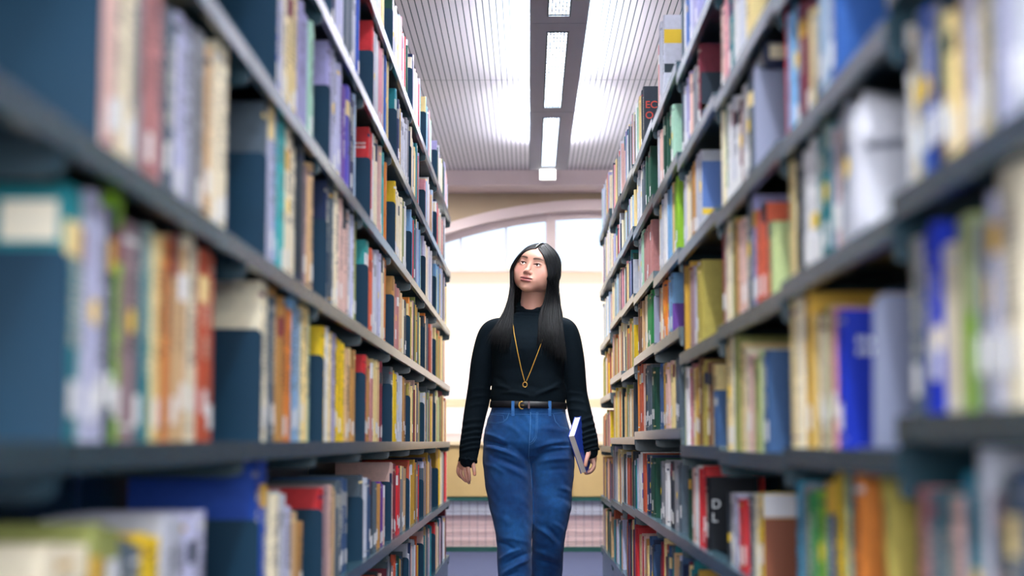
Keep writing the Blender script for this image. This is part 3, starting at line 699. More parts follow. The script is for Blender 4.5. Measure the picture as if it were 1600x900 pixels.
# ------------------------------------------------------------------ printed covers
def cover_marks(key, rows, col, name='cover_title'):
    """rows of unreadable title strokes on the board facing the near end: (x from spine, z, width, height)"""
    if key not in REG: print('no book', key); return
    e, B, info = REG[key]; s = SG[B['side']]; m = MB(); r2 = random.Random(3)
    y = -info['t'] - .0007
    for (x, z, w, h) in rows:
        q = x
        while q < x + w:
            l = r2.uniform(.35, .8) * h
            m.box(min(s * q, s * (q + l)), max(s * q, s * (q + l)), y, y + .0006, z, z + h * r2.uniform(.75, 1.0)); q += l + h * .22
    m.build(name, mat(name + '_ink', col, rough=.6), e)
def text_part(key, txt, x, z, size, col, e=None, y=None, name='cover_title', rot=(math.pi / 2, 0, 0)):
    if e is None:
        if key not in REG: print('no book', key); return
        e, B, info = REG[key]; y = -info['t'] - .0012
    cu = bpy.data.curves.new(name, 'FONT'); cu.body = txt; cu.size = size; cu.extrude = .0004; cu.space_line = 1.05; cu.offset = size * .012
    t = bpy.data.objects.new(name, cu); COL.objects.link(t); bpy.context.view_layer.update()
    me = bpy.data.meshes.new_from_object(t.evaluated_get(bpy.context.evaluated_depsgraph_get()))
    bpy.data.objects.remove(t); me.materials.clear(); me.materials.append(mat(name + '_ink', col, rough=.6))
    o = bpy.data.objects.new(name, me); COL.objects.link(o); o.parent = e; o.location = (x, y, z); o.rotation_euler = rot
    return o
cover_marks(('R', 1, .79, 'cobalt'), [(.022, .150, .028, .012), (.022, .134, .024, .012)], hexc('dfe3f2'))
text_part(('R', 3, .53, 'black'), 'D\nL', .008, .104, .032, hexc('e8ecef'))
text_part(('R', 5, 1.93, 'charcoal'), 'EC\nO', .006, .17, .04, hexc('d0493a'))
cover_marks(('L', 4, 1.47, 'red'), [(.012, .246, .05, .008), (.012, .234, .03, .008)], hexc('f0d8d4'))
def cover_block(key, x0, x1, z0, z1, col, name='cover_label'):
    if key not in REG: print('no book', key); return
    e, B, info = REG[key]; s = SG[B['side']]; m = MB(); y = -info['t'] - .0006
    m.box(min(s * x0, s * x1), max(s * x0, s * x1), y, y + .0005, z0, z1); m.build(name, mat(name + '_paper', col, rough=.6), e)
cover_block(('L', 1, .8, 'teal'), .014, .075, .213, .256, hexc('f0e6cf'))
cover_block(('R', 3, 1.61, 'maroon'), .004, .16, .052, .066, PALC['yellow']); cover_block(('R', 3, 1.34, 'silver'), .003, .16, .05, .065, PALC['yellow'])
cover_block(('R', 3, 1.34, 'silver'), .003, .16, .068, .19, hexc('5f82c8'), 'cover_picture'); cover_block(('R', 3, 1.61, 'maroon'), .004, .16, .0, .15, hexc('10283a'), 'cover_picture')
cover_block(('R', 2, .53, 'yellow'), .002, .14, .0, .125, hexc('8a4a2e'), 'cover_picture'); cover_block(('R', 2, .53, 'yellow'), .002, .14, .126, .170, hexc('e4e2e6'))
cover_block(('R', 4, 1.13, 'sky'), .002, .13, .0, .10, PALC['purple'], 'cover_picture')
cover_block(('R', 4, 1.91, 'silver'), .002, .15, .215, .262, PALC['yellow']); cover_block(('R', 4, 1.91, 'silver'), .002, .15, .115, .145, hexc('20343c'), 'cover_band')

# ------------------------------------------------------------------ bookends, lying and leaning books
def bookend(side, X, Y, Z, w, h, label, lean=0.0):
    s = SG[side]; e = empty('bookend', (s * X, Y, Z)); r = .018
    pr = [(0, 0), (s * w, 0), (s * w, h - r)] + [(s * (w - r + r * math.cos(a)), h - r + r * math.sin(a)) for a in np.linspace(0, math.pi / 2, 6)] + [(s * (r - r * math.sin(a)), h - r + r * math.cos(a)) for a in np.linspace(0, math.pi / 2, 6)]
    m = MB(); m.prism([(x, z) for x, z in pr], 'y', 0, .0022); o = m.build('upright_plate', M_bookend, e); o.rotation_euler = (lean, 0, 0)
    m = MB(); m.box(min(0, s * w), max(0, s * w), 0, .09, 0, .0012); m.build('foot_plate', M_bookend, e)
    tag(e, label, 'bookend', 'grey steel bookends')
bookend('R', .4306 + .004, 2.955, 1.322, .15, .205, 'grey rounded steel bookend on the third right unit\'s head-high shelf, beside lying navy book')
bookend('R', .4306 + .006, 1.985, .792, .16, .196, 'large grey steel bookend beside the royal blue book on the second right unit', .10)
bookend('R', .4306 + .006, 5.42, 1.142, .12, .175, 'small grey steel bookend left of the orange books, chest-high on the sixth right unit')
def lying(side, X, Y, Z, w, d, th, colr, label, rz=0.0):
    B = dict(y0=-th / 2, y1=th / 2, h=w, dep=d, c=colr, mk=''); e = empty('book', (SG[side] * X, Y, Z + th / 2))
    m = MB(); info = book_mesh(m, B, s=SG[side], detail=2, rr=random.Random(9)); c = m.build('cover', M_book, e, cols=True)
    m = MB(); page_box(m, B, info, s=SG[side]); p = m.build('page_block', M_page, e)
    for o in (c, p): o.rotation_euler = (math.pi / 2, 0, 0)
    tag(e, label, 'book', 'books on the %s shelving' % SIDEN[side])
lying('R', .445, 3.09, 1.32 + .196, .21, .15, .034, 'navy', 'navy book lying flat on top of upright books beside the rounded grey bookend')
def leaning(side, X, Y, Z, h, d, th, colr, ang, label):
    B = dict(y0=-th / 2, y1=th / 2, h=h, dep=d, c=colr, mk=''); e = empty('book', (SG[side] * X, Y, Z)); e.rotation_euler = (ang, 0, 0)
    m = MB(); info = book_mesh(m, B, s=SG[side], detail=2, rr=random.Random(9)); m.build('cover', M_book, e, cols=True)
    m = MB(); page_box(m, B, info, s=SG[side]); m.build('page_block', M_page, e)
    tag(e, label, 'book', 'books on the %s shelving' % SIDEN[side])
leaning('R', .442, 1.93, .502, .262, .18, .022, 'khaki', -.17, 'khaki book leaning on the orange book, knee-high on the second right unit')
# loose papers tucked into a white folder, drooping over its neighbour
def papers():
    e = empty('paper_bundle', (.432, 2.055, 1.072)); r2 = random.Random(4)
    for k in range(6):
        V = []; Fc = []; n = 12; y0 = .012 * k - .03
        hgt = .19 - .006 * k
        for i in range(n + 1):
            t = i / n; z = hgt * min(t / .75, 1) - (max(0, t - .75) * .28) ; yy = y0 - .09 * max(0, t - .62) ** 1.3 * (1.3 - .15 * k)
            for j in range(5): V.append((.006 + .16 * j / 4, yy + .004 * math.sin(j * 1.7 + k), z + .006 * math.sin(j + i * .4 + k) * t))
        m_ = len(V); V += [(x, y + .0012, z) for x, y, z in V]
        for i in range(n):
            for j in range(4):
                a = i * 5 + j; Fc.append((a, a + 1, a + 6, a + 5)); Fc.append((m_ + a, m_ + a + 5, m_ + a + 6, m_ + a + 1))
        for i in range(n): a = i * 5; Fc.append((a, a + 5, m_ + a + 5, m_ + a)); Fc.append((a + 4, m_ + a + 4, m_ + a + 9, a + 9))
        for j in range(4): Fc.append((j, m_ + j, m_ + j + 1, j + 1)); a = n * 5 + j; Fc.append((a, a + 1, m_ + a + 1, m_ + a))
        obj('sheet', V, Fc, mat('loose_paper', hexc('dfdfe8'), rough=.8), e, smooth=True)
    tag(e, 'drooping bundle of loose white papers on the second right unit\'s chest-high shelf', 'papers')
papers()

# ------------------------------------------------------------------ the woman
YW = 6.6
KX = .002716
def W(px, py, dy=0.0):
    q = 1 + dy / YW
    return Vector(((px - 827) * KX * q, YW + dy, .8 + (690 - py) * KX * q))
from mathutils.bvhtree import BVHTree
def ell(p, c, r):
    q = p - np.array(c); r = np.array(r)
    k0 = np.linalg.norm(q / r, axis=-1); k1 = np.linalg.norm(q / (r * r), axis=-1) + 1e-9
    return k0 * (k0 - 1) / k1
def caps(p, a, b, ra, rb):
    a = np.array(a); b = np.array(b); ab = b - a
    t = np.clip(((p - a) @ ab) / (ab @ ab), 0, 1)
    return np.linalg.norm(p - (a + t[..., None] * ab), axis=-1) - (ra + (rb - ra) * t)
def smin(a, b, k):
    h = np.clip(.5 + .5 * (b - a) / k, 0, 1); return b * (1 - h) + a * h - k * h * (1 - h)
def smax(a, b, k): return -smin(-a, -b, k)

def head_sdf(p):
    pm = p.copy(); pm[..., 0] = np.abs(pm[..., 0])
    d = ell(p, (0, -.016, .034), (.0755, .094, .0745))
    d = smin(d, ell(p, (0, .024, -.016), (.072, .057, .077)), .03)
    d = smin(d, ell(pm, (.045, .040, -.022), (.027, .025, .030)), .026)
    d = smin(d, ell(pm, (.026, .045, -.055), (.028, .025, .028)), .026)
    d = smin(d, ell(pm, (.044, .010, -.056), (.024, .034, .028)), .025)
    d = smin(d, ell(p, (0, .060, -.089), (.024, .020, .017)), .028)
    d = smin(d, ell(p, (0, .060, .034), (.052, .026, .024)), .02)
    d = smin(d, ell(p, (0, .066, -.058), (.030, .022, .022)), .014)
    d = smax(d, -ell(pm, (.031, .094, .008), (.018, .012, .010)), .014)
    d = smin(d, ell(pm, (.031, .0655, .004), (.0165, .0150, .0125)), .006)
    d = smin(d, caps(p, (0, .078, .012), (0, .092, -.026), .0060, .0085), .012)
    d = smin(d, ell(p, (0, .0925, -.030), (.0095, .0100, .0082)), .008)
    d = smin(d, ell(pm, (.0120, .0855, -.0335), (.0066, .0078, .0060)), .006)
    d = smax(d, -ell(pm, (.0066, .0925, -.0395), (.0042, .0055, .0035)), .002)
    d = smin(d, ell(pm, (.0105, .0850, -.0550), (.0155, .0065, .0040)), .005)
    d = smin(d, ell(p, (0, .0845, -.0655), (.0220, .0072, .0060)), .005)
    d = smax(d, -ell(p, (0, .0925, -.0600), (.0225, .0075, .0018)), .0015)
    # opening between the lids
    q = pm.copy(); a = math.radians(6)
    qx = pm[..., 0] - .031; qz = pm[..., 2] - .0035
    q[..., 0] = qx * math.cos(a) + qz * math.sin(a); q[..., 2] = -qx * math.sin(a) + qz * math.cos(a)
    d = smax(d, -ell(q, (0, .083, 0), (.0150, .0085, .0058)), .001)
    d = smin(d, ell(pm, (.077, -.010, -.006), (.007, .017, .028)), .006)
    return d

def star(sdf, nu, nv, centre):
    u = np.linspace(-1, 1, nu, endpoint=False)
    phi = np.sign(u) * np.abs(u) ** 1.5 * math.pi
    th = np.linspace(0, math.pi, nv)[1:-1]
    P_, T_ = np.meshgrid(phi, th)
    D = np.stack([np.sin(T_) * np.sin(P_), np.sin(T_) * np.cos(P_), np.cos(T_)], -1)
    D = np.concatenate([D.reshape(-1, 3), [[0, 0, 1], [0, 0, -1]]])
    c = np.array(centre)
    hi = np.full(len(D), .15); lo = np.zeros(len(D)); done = np.zeros(len(D), bool)
    for r in np.arange(.148, .02, -.002):
        s = sdf(c + D * r) < 0
        new = s & ~done; lo[new] = r; hi[new] = r + .002; done |= s
    for _ in range(9):
        m = (lo + hi) / 2; s = sdf(c + D * m[:, None]) < 0
        lo = np.where(s, m, lo); hi = np.where(s, hi, m)
    V = c + D * lo[:, None]
    F_ = []; R = nv - 2
    for i in range(R - 1):
        for j in range(nu):
            j2 = (j + 1) % nu; F_.append((i * nu + j, (i + 1) * nu + j, (i + 1) * nu + j2, i * nu + j2))
    n = nu * R
    for j in range(nu):
        F_.append((n, j, (j + 1) % nu)); F_.append((n + 1, (R - 1) * nu + (j + 1) % nu, (R - 1) * nu + j))
    return V, F_

# head frame: ex = her left, ef = out of the face, ez = up through the crown
yw, pt, rl = math.radians(20), math.radians(9), math.radians(11)
ef = Vector((-math.sin(yw), -math.cos(yw), 0)); ex = Vector((math.cos(yw), -math.sin(yw), 0)); ez = Vector((0, 0, 1))
ef, ez = ef * math.cos(pt) + ez * math.sin(pt), ez * math.cos(pt) - ef * math.sin(pt)
ez, ex = ez * math.cos(rl) + ex * math.sin(rl), ex * math.cos(rl) - ez * math.sin(rl)
HS = 1.07
eye_mid = W(828.6, 411.5, -.085)
HO = eye_mid - (ef * .080 + ez * .004) * HS            # head origin
HM = np.array([[ex[i], ef[i], ez[i]] for i in range(3)])
def H2W(v): return np.asarray(v) * HS @ HM.T + np.array(HO)
def W2H(v): return ((np.asarray(v) - np.array(HO)) @ HM) / HS
HV, HF = star(head_sdf, 420, 260, (0, .0, -.005))

def loft(rings, n=40, pw=2.2, mbx=None):
    """rings: (centre Vector, rx, ry[, tilt]) lofted into a closed skin; ring planes horizontal"""
    m = mbx or MB(); V = []; Fc = []
    for (c, rx, ry) in rings:
        for j in range(n):
            a = 2 * math.pi * j / n; ca, sa = math.cos(a), math.sin(a)
            V.append((c[0] + rx * math.copysign(abs(ca) ** (2 / pw), ca), c[1] + ry * math.copysign(abs(sa) ** (2 / pw), sa), c[2]))
    for i in range(len(rings) - 1):
        for j in range(n): Fc.append((i * n + j, i * n + (j + 1) % n, (i + 1) * n + (j + 1) % n, (i + 1) * n + j))
    Fc.append(tuple(range(n))[::-1]); Fc.append(tuple(range((len(rings) - 1) * n, len(rings) * n)))
    m.add(V, Fc); return m
def densify(pts, rad, k=6):
    """smooth (Catmull-Rom) resample of a path with radii"""
    P4 = [list(p) + [r] for p, r in zip(pts, rad)]; P4 = np.array([P4[0]] + P4 + [P4[-1]])
    out = []
    for i in range(1, len(P4) - 2):
        for t in np.linspace(0, 1, k, endpoint=False):
            a, b_, c, d = P4[i - 1:i + 3]
            out.append(.5 * ((2 * b_) + (-a + c) * t + (2 * a - 5 * b_ + 4 * c - d) * t * t + (-a + 3 * b_ - 3 * c + d) * t ** 3))
    out.append(P4[-2]); out = np.array(out)
    return [Vector(p[:3]) for p in out], [float(p[3]) for p in out]
def limb(m, pts, rad, n=24, k=6):
    p, r = densify(pts, rad, k)
    # rounded ends
    a, b_ = p[0], p[-1]; da = (p[0] - p[1]).normalized(); db = (p[-1] - p[-2]).normalized()
    p = [a + da * r[0] * .9, a + da * r[0] * .6] + p + [b_ + db * r[-1] * .6, b_ + db * r[-1] * .9]
    r = [r[0] * .42, r[0] * .8] + r + [r[-1] * .8, r[-1] * .42]
    m.tube(p, r, n)
def remesh(m, voxel, smooth_it=0, name='tmp', smooth_fn=None):
    me = bpy.data.meshes.new(name); me.from_pydata(m.v, [], m.f); me.update()
    bm = bmesh.new(); bm.from_mesh(me); bmesh.ops.recalc_face_normals(bm, faces=bm.faces); bm.to_mesh(me); bm.free()
    o = bpy.data.objects.new(name, me); COL.objects.link(o)
    md = o.modifiers.new('r', 'REMESH'); md.mode = 'VOXEL'; md.voxel_size = voxel; md.adaptivity = 0
    dg = bpy.context.evaluated_depsgraph_get(); dg.update()
    me2 = bpy.data.meshes.new_from_object(o.evaluated_get(dg))
    bpy.data.objects.remove(o); bpy.data.meshes.remove(me)
    n = len(me2.vertices); co = np.empty(n * 3, np.float32); me2.vertices.foreach_get('co', co); co = co.reshape(-1, 3).astype(np.float64)
    ed = np.empty(len(me2.edges) * 2, np.int32); me2.edges.foreach_get('vertices', ed); ed = ed.reshape(-1, 2)
    deg = np.bincount(ed.ravel(), minlength=n)[:, None]
    w = smooth_fn(co)[:, None] if smooth_fn else 1.0
    for _ in range(smooth_it):
        for f_ in (.55, -.3):
            s = np.stack([np.bincount(ed[:, 0], co[ed[:, 1], i], n) + np.bincount(ed[:, 1], co[ed[:, 0], i], n) for i in range(3)], 1)
            co += (s / np.maximum(deg, 1) - co) * f_ * w
    return me2, co
def finish(me, co, name, material, parent, attr=None):
    me.vertices.foreach_set('co', co.astype(np.float32).ravel())
    me.materials.clear(); me.materials.append(material)
    me.polygons.foreach_set('use_smooth', [True] * len(me.polygons))
    if attr is not None:
        at = me.color_attributes.new('col', 'FLOAT_COLOR', 'POINT')
        at.data.foreach_set('color', np.concatenate([attr, np.ones((len(attr), 1))], 1).astype(np.float32).ravel())
    me.update(); me.name = name
    o = bpy.data.objects.new(name, me); COL.objects.link(o); o.parent = parent; o.matrix_parent_inverse = Matrix.Translation(-Vector(parent.location)); return o
def normals(me, co):
    me.vertices.foreach_set('co', co.astype(np.float32).ravel()); me.update()
    n = np.empty(len(co) * 3, np.float32)
    me.vertices.foreach_get('normal', n); return n.reshape(-1, 3).astype(np.float64)

person = empty('person', (0, YW, 0))
def child(o):
    o.parent = person; o.matrix_parent_inverse = Matrix.Translation(-Vector(person.location)); return o
tag(person, 'young woman in black turtleneck and blue jeans walking down the aisle looking up', 'person')

# joints
sh_r = W(766, 521, .01); el_r = W(750, 622, .035); wr_r = W(731, 712, -.015)
sh_l = W(887, 518, .01); el_l = W(898, 618, .05); wr_l = W(921, 702, .0)
hip_a, knee_a, ank_a = W(793, 715, 0), W(802, 838, -.06), W(806, 958, -.10)
hip_b, knee_b, ank_b = W(860, 715, 0), W(857, 835, -.01), W(853, 945, .20)

# hands, finger by finger
HANDS = []
def finger(m, pts, r0, r1):
    p = [W(*q) for q in pts]; n = len(p)
    limb(m, p, [r0 + (r1 - r0) * i / (n - 1) for i in range(n)], n=14, k=5)
bm_ = MB()
# right hand (hangs beside the thigh)
limb(bm_, [W(733, 700, -.01), W(731, 712, -.012), W(727, 722, -.010), W(724, 729, -.006)], [.0235, .0215, .020, .013], n=20)
limb(bm_, [W(729, 712, -.016), W(729, 727, -.018)], [.016, .0105], n=16)
limb(bm_, [W(724, 712, .006), W(719, 727, .014)], [.016, .0105], n=16)
finger(bm_, [(731, 723, -.024), (732.5, 734, -.029), (733.8, 742, -.024), (734.2, 749.5, -.016)], .0092, .0066)
finger(bm_, [(727.5, 725, -.010), (727.5, 738, -.017), (730, 747, -.011), (733.5, 753.5, -.002)], .0092, .0066)
finger(bm_, [(723, 725, .005), (720.5, 738, .000), (723.5, 746, .007), (728.5, 751, .016)], .0088, .0064)
finger(bm_, [(718.5, 724, .018), (716, 734, .015), (717.5, 741, .021), (721.5, 745.5, .030)], .0078, .0056)
finger(bm_, [(735, 713, -.018), (739, 723, -.030), (741, 732, -.034), (742, 740.5, -.032)], .0108, .0074)
# left hand (closes round the lower end of the book)
limb(bm_, [W(919, 692, .0), W(922, 703, -.002), W(925, 714, .004), W(926.5, 721, .012)], [.0225, .0215, .0195, .013], n=20)
limb(bm_, [W(922, 703, .02), W(926, 718, .038)], [.015, .011], n=16)
for k, (dz, dd, r) in enumerate(((0, -.008, .0090), (1.2, .010, .0092), (1.0, .028, .0088), (-1.5, .044, .0078))):
    finger(bm_, [(925.5, 716 + dz * .3, dd), (927.5, 727 + dz, dd - .004), (922, 735.5 + dz, dd - .004), (914.5, 737.5 + dz, dd - .002)], r, r * .76)
finger(bm_, [(921, 703, -.022), (918, 711, -.036), (915.5, 719, -.044), (914.3, 726.5, -.044)], .0112, .0078)
# arms, neck, torso, legs under the clothes
limb(bm_, [sh_r, el_r, wr_r], [.040, .033, .022], n=16)
limb(bm_, [sh_l, el_l, wr_l], [.040, .033, .022], n=16)
neck0 = W(828, 500, .030); neck1 = Vector(HO) + ef * (-.018) + ez * (-.055)
limb(bm_, [neck0, neck0.lerp(neck1, .45) + Vector((0, -.002, 0)), neck1], [.055, .050, .054], n=32)
loft([(W(826, 700, .0), .13, .085), (W(826, 630, .0), .12, .07), (W(826, 560, .0), .12, .07), (W(827, 520, .01), .14, .055), (W(828, 500, .02), .07, .05)], mbx=bm_)
limb(bm_, [hip_a, knee_a, ank_a, ank_a + Vector((0, -.03, -.03))], [.065, .045, .034, .034], n=16)
limb(bm_, [hip_b, knee_b, ank_b, ank_b + Vector((0, -.02, -.04))], [.065, .045, .034, .034], n=16)
bm_.add(H2W(HV), HF)
def sm_w(co):     # keep the face crisp, soften the rest
    h = W2H(co); r = np.linalg.norm(h, axis=1)
    return np.clip((r - .112) / .03, 0.12, 1)
me_b, co_b = remesh(bm_, .0016, 4, 'body', sm_w)
h = W2H(co_b)
skin = np.tile(np.array(hexc('d6a18d')), (len(h), 1))
def blend(mask, col):
    global skin
    skin = skin * (1 - mask[:, None]) + np.array(hexc(col)) * mask[:, None]
ax = np.abs(h[:, 0]); inhead = (np.linalg.norm(h, axis=1) < .14) & (h[:, 2] > -.11)
g = lambda d, w: np.exp(-(d / w) ** 2)
blend(inhead * g(np.sqrt((ax - .045) ** 2 + (h[:, 2] + .022) ** 2), .020) * (h[:, 1] > 0) * .45, 'd98f84')
blend(inhead * g(np.sqrt(ax ** 2 * .6 + (h[:, 2] + .034) ** 2), .012) * (h[:, 1] > .08) * .25, 'd98f84')
# lips
ul = ((ax / .0255) ** 2 + ((h[:, 2] + .0558) / .0048) ** 2 < 1) | ((ax / .0225) ** 2 + ((h[:, 2] + .0655) / .0068) ** 2 < 1)
blend((ul & (h[:, 1] > .072) & inhead) * .85, 'a85a5c')
blend(((ax < .023) & (np.abs(h[:, 2] + .0598 + 3 * ax ** 2) < .0022 * (1.05 - (ax / .023) ** 2)) & (h[:, 1] > .070) & inhead) * .9, '4a1f22')
# brows
zb = .0245 + .0035 * np.sin(np.clip((ax - .014) / .034, 0, 1) * math.pi * .8)
wb = np.interp(ax, [.010, .016, .036, .05], [.0012, .0048, .0042, .0008])
blend(np.clip(1.3 - np.abs(h[:, 2] - zb) / wb, 0, 1) * (ax > .012) * (ax < .050) * (h[:, 1] > .04) * inhead * .85, '2a1c1a')
# lash line
qx = ax - .031; qz = h[:, 2] - .0035; a6 = math.radians(6)
q0 = qx * math.cos(a6) + qz * math.sin(a6); q2 = -qx * math.sin(a6) + qz * math.cos(a6)
e_ = (q0 / .0175) ** 2 + (q2 / .0078) ** 2
blend(((e_ < 1.0) & (q2 > .001) & (h[:, 1] > .06) & inhead) * .85, '1d1416')
blend(((e_ < 1.0) & (q2 <= .001) & (h[:, 1] > .06) & inhead) * .35, '6a4038')
# scalp under the hair
hairline = (h[:, 2] > .078 - .9 * np.clip(ax - .02, 0, 1) ** 1.0 * 1.0) & (h[:, 1] < .075)
scalp = inhead & ((h[:, 2] > .085) | ((h[:, 2] > .074) & (np.abs(h[:, 0] - .010) < .014))  | ((h[:, 1] < .03) & (h[:, 2] > -.03)) | (h[:, 1] < .0) & (h[:, 2] > -.07))
blend(scalp * 1.0, '14100f')
# nails
for (px, py, dy) in ((742, 740, -.040), (914.3, 726, -.053)):
    c = np.array(W(px, py, dy)); blend(np.clip(1.6 - np.linalg.norm((co_b - c) / np.array([.0055, .008, .0075]), axis=1), 0, 1) * .8, 'e79a7e')
M_skin = mat('skin', (1, 1, 1), rough=.42, spec=.45, attr='col', bump=.06, bscale=900)
bsk = M_skin.node_tree.nodes['Principled BSDF']; bsk.inputs['Subsurface Weight'].default_value = .12; bsk.inputs['Subsurface Radius'].default_value = (.012, .005, .003); bsk.inputs['Subsurface Scale'].default_value = .5
body = finish(me_b, co_b, 'body', M_skin, person, skin)

# eyes
M_eye = mat('eye_surface', (1, 1, 1), rough=.12, spec=.6, attr='col')
for s in (-1, 1):
    c = np.array((s * .031, .0655, .0035)); R = .0118
    gz = Vector((-.30, .86, .22)).normalized()
    V = []; Fc = []; C = []
    nu_, nv_ = 32, 24
    b1 = gz.orthogonal().normalized(); b2 = gz.cross(b1)
    V.append(gz * R)
    for i in range(1, nv_):
        t = math.pi * (i / nv_) ** 1.5
        for j in range(nu_):
            a = 2 * math.pi * j / nu_; V.append((gz * math.cos(t) + (b1 * math.cos(a) + b2 * math.sin(a)) * math.sin(t)) * R)
    V.append(gz * -R)
    def ec(t): return hexc('0a0707') if t < .3 else hexc('2a1811') if t < .56 else hexc('140d0c') if t < .64 else hexc('efe9e6')
    for j in range(nu_): Fc.append((0, 1 + j, 1 + (j + 1) % nu_)); C.append(ec(0))
    for i in range(1, nv_ - 1):
        for j in range(nu_):
            Fc.append((1 + (i - 1) * nu_ + j, 1 + i * nu_ + j, 1 + i * nu_ + (j + 1) % nu_, 1 + (i - 1) * nu_ + (j + 1) % nu_)); C.append(ec(math.pi * ((i + .5) / nv_) ** 1.5))
    for j in range(nu_): Fc.append((len(V) - 1, 1 + (nv_ - 2) * nu_ + (j + 1) % nu_, 1 + (nv_ - 2) * nu_ + j)); C.append(ec(3))
    VV = H2W(np.array([list(v) for v in V]) + c)
    child(obj('eye', VV, Fc, M_eye, smooth=True, cols=C))

# ------------------------------------------------------------------ sweater
sw = MB()
loft([(W(825.5, 634, 0), .1555, .108), (W(825.5, 622, 0), .160, .112), (W(825.5, 605, 0), .156, .112), (W(825, 580, 0), .151, .112), (W(825, 562, -.003), .152, .119), (W(825, 548, -.004), .155, .121), (W(825.5, 538, -.003), .158, .118), (W(825.5, 528, 0), .160, .111),
      (W(826, 519, .005), .158, .101), (W(826.5, 511, .010), .145, .091), (W(827, 505, .014), .124, .083), (W(827.5, 500, .018), .100, .075), (W(828, 494, .020), .074, .067), (W(828, 489, .020), .060, .060)], n=56, pw=2.25, mbx=sw)
limb(sw, [W(800, 512, .012), W(777, 513, .012), W(764, 524, .012), W(754, 560, .016), W(749.5, 600, .026), W(747, 625, .032), W(742, 650, .022), W(737, 680, .004), W(734, 700, -.008), W(732, 718, -.014)],
     [.040, .043, .047, .047, .048, .051, .048, .044, .043, .038], n=36)
limb(sw, [W(855, 510, .012), W(876, 511, .012), W(888, 521, .012), W(896, 558, .018), W(899.5, 600, .036), W(901, 620, .045), W(907, 650, .034), W(914, 676, .018), W(918, 690, .006), W(921, 705, -.002)],
     [.040, .043, .046, .046, .046, .048, .050, .047, .044, .037], n=36)
# folded turtleneck
ncen = [W(828.3, 497, .024), W(828, 488, .018), W(827.6, 480, .012)]
cd = (ncen[-1] - ncen[0]).normalized()
sw.tube([W(828.5, 501, .032), W(828.2, 492, .026), W(828, 483.5, .016), W(827.6, 477.5, .005), W(827.5, 475.5, .001)], [.068, .0625, .0595, .0590, .056], 48)
me_s, co_s = remesh(sw, .003, 26, 'sweater')
nn = normals(me_s, co_s)
def fold(co, n, segs, side=-1):
    """fold lines given on the front of the garment: (x0,y0,x1,y1,amp mm,width px)"""
    out = np.zeros(len(co)); X = co[:, 0] / KX + 827; Y = 690 - (co[:, 2] - .8) / KX
    fr = np.clip(-n[:, 1] * 1.6 + .25, 0, 1) if side < 0 else np.clip(n[:, 1] * 1.6, 0, 1)
    for (x0, y0, x1, y1, amp, w) in segs:
        dx, dy_ = x1 - x0, y1 - y0; L2 = dx * dx + dy_ * dy_; L_ = math.sqrt(L2)
        t = ((X - x0) * dx + (Y - y0) * dy_) / L2; tc = np.clip(t, 0, 1)
        d = ((X - x0) * dy_ - (Y - y0) * dx) / L_ - 2.5 * np.sin(tc * 3.1) * (1 if amp > 0 else .6)
        e2 = np.clip((np.abs(t - .5) - .5) * L_ / w, 0, 9)
        taper = np.sin(np.clip(t, 0.02, .98) * math.pi) ** .6
        out += amp * .001 * np.exp(-(d / w) ** 2 - e2 ** 2) * taper * fr
    return out
segs = [(772, 604, 800, 612, 3.5, 3), (785, 615, 830, 621, 4, 3), (835, 621, 876, 606, 5, 3.2), (850, 616, 882, 598, 4, 3), (800, 600, 850, 612, -2, 5), (770, 590, 792, 603, -2.5, 4), (872, 585, 884, 603, -3, 4),
        (775, 560, 800, 548, 1.6, 4), (850, 548, 880, 560, 1.6, 4), (770, 535, 785, 520, -2, 4), (868, 520, 882, 536, -2, 4), (806, 545, 826, 556, 1, 6)]
for (y, a_) in ((612, 2.0), (624, 2.5), (637, 2.2)): segs.append((731, y, 764, y - 4, a_, 2.6)); segs.append((884, y + 3, 918, y + 8, a_, 2.8))
for (y, a_) in ((661, 2.0), (672, 3.5), (681, 3.5), (689, 4.5), (697, 4), (704, 4.5)): segs.append((718, y + 2, 756, y - 5, a_, 2.2)); segs.append((718, y + 6.5, 756, y - .5, -2.0, 2.0))
for (y, a_) in ((655, 2.5), (667, 4), (676, 4), (684, 5), (692, 4.5), (700, 4)): segs.append((896, y + 10, 936, y - 6, a_, 2.2)); segs.append((896, y + 14, 936, y - 1, -2.0, 2.0))
co_s = co_s + nn * (1.4 * fold(co_s, nn, segs))[:, None]
# rings in the neck fold
yy = 690 - (co_s[:, 2] - .8) / KX; xx = co_s[:, 0] / KX + 827
nk = (yy < 496) & (np.abs(xx - 828) < 26)
co_s = co_s + nn * (nk * .0018 * np.sin((yy - .08 * (xx - 828)) * 1.1))[:, None]
M_sweater = mat('black_knit', hexc('07131b'), rough=.85, spec=.12, noise=.15, nscale=90, bump=.5, bscale=1400)
M_sweater.node_tree.nodes['Principled BSDF'].inputs['Sheen Weight'].default_value = .0
sweater = finish(me_s, co_s, 'sweater', M_sweater, person)
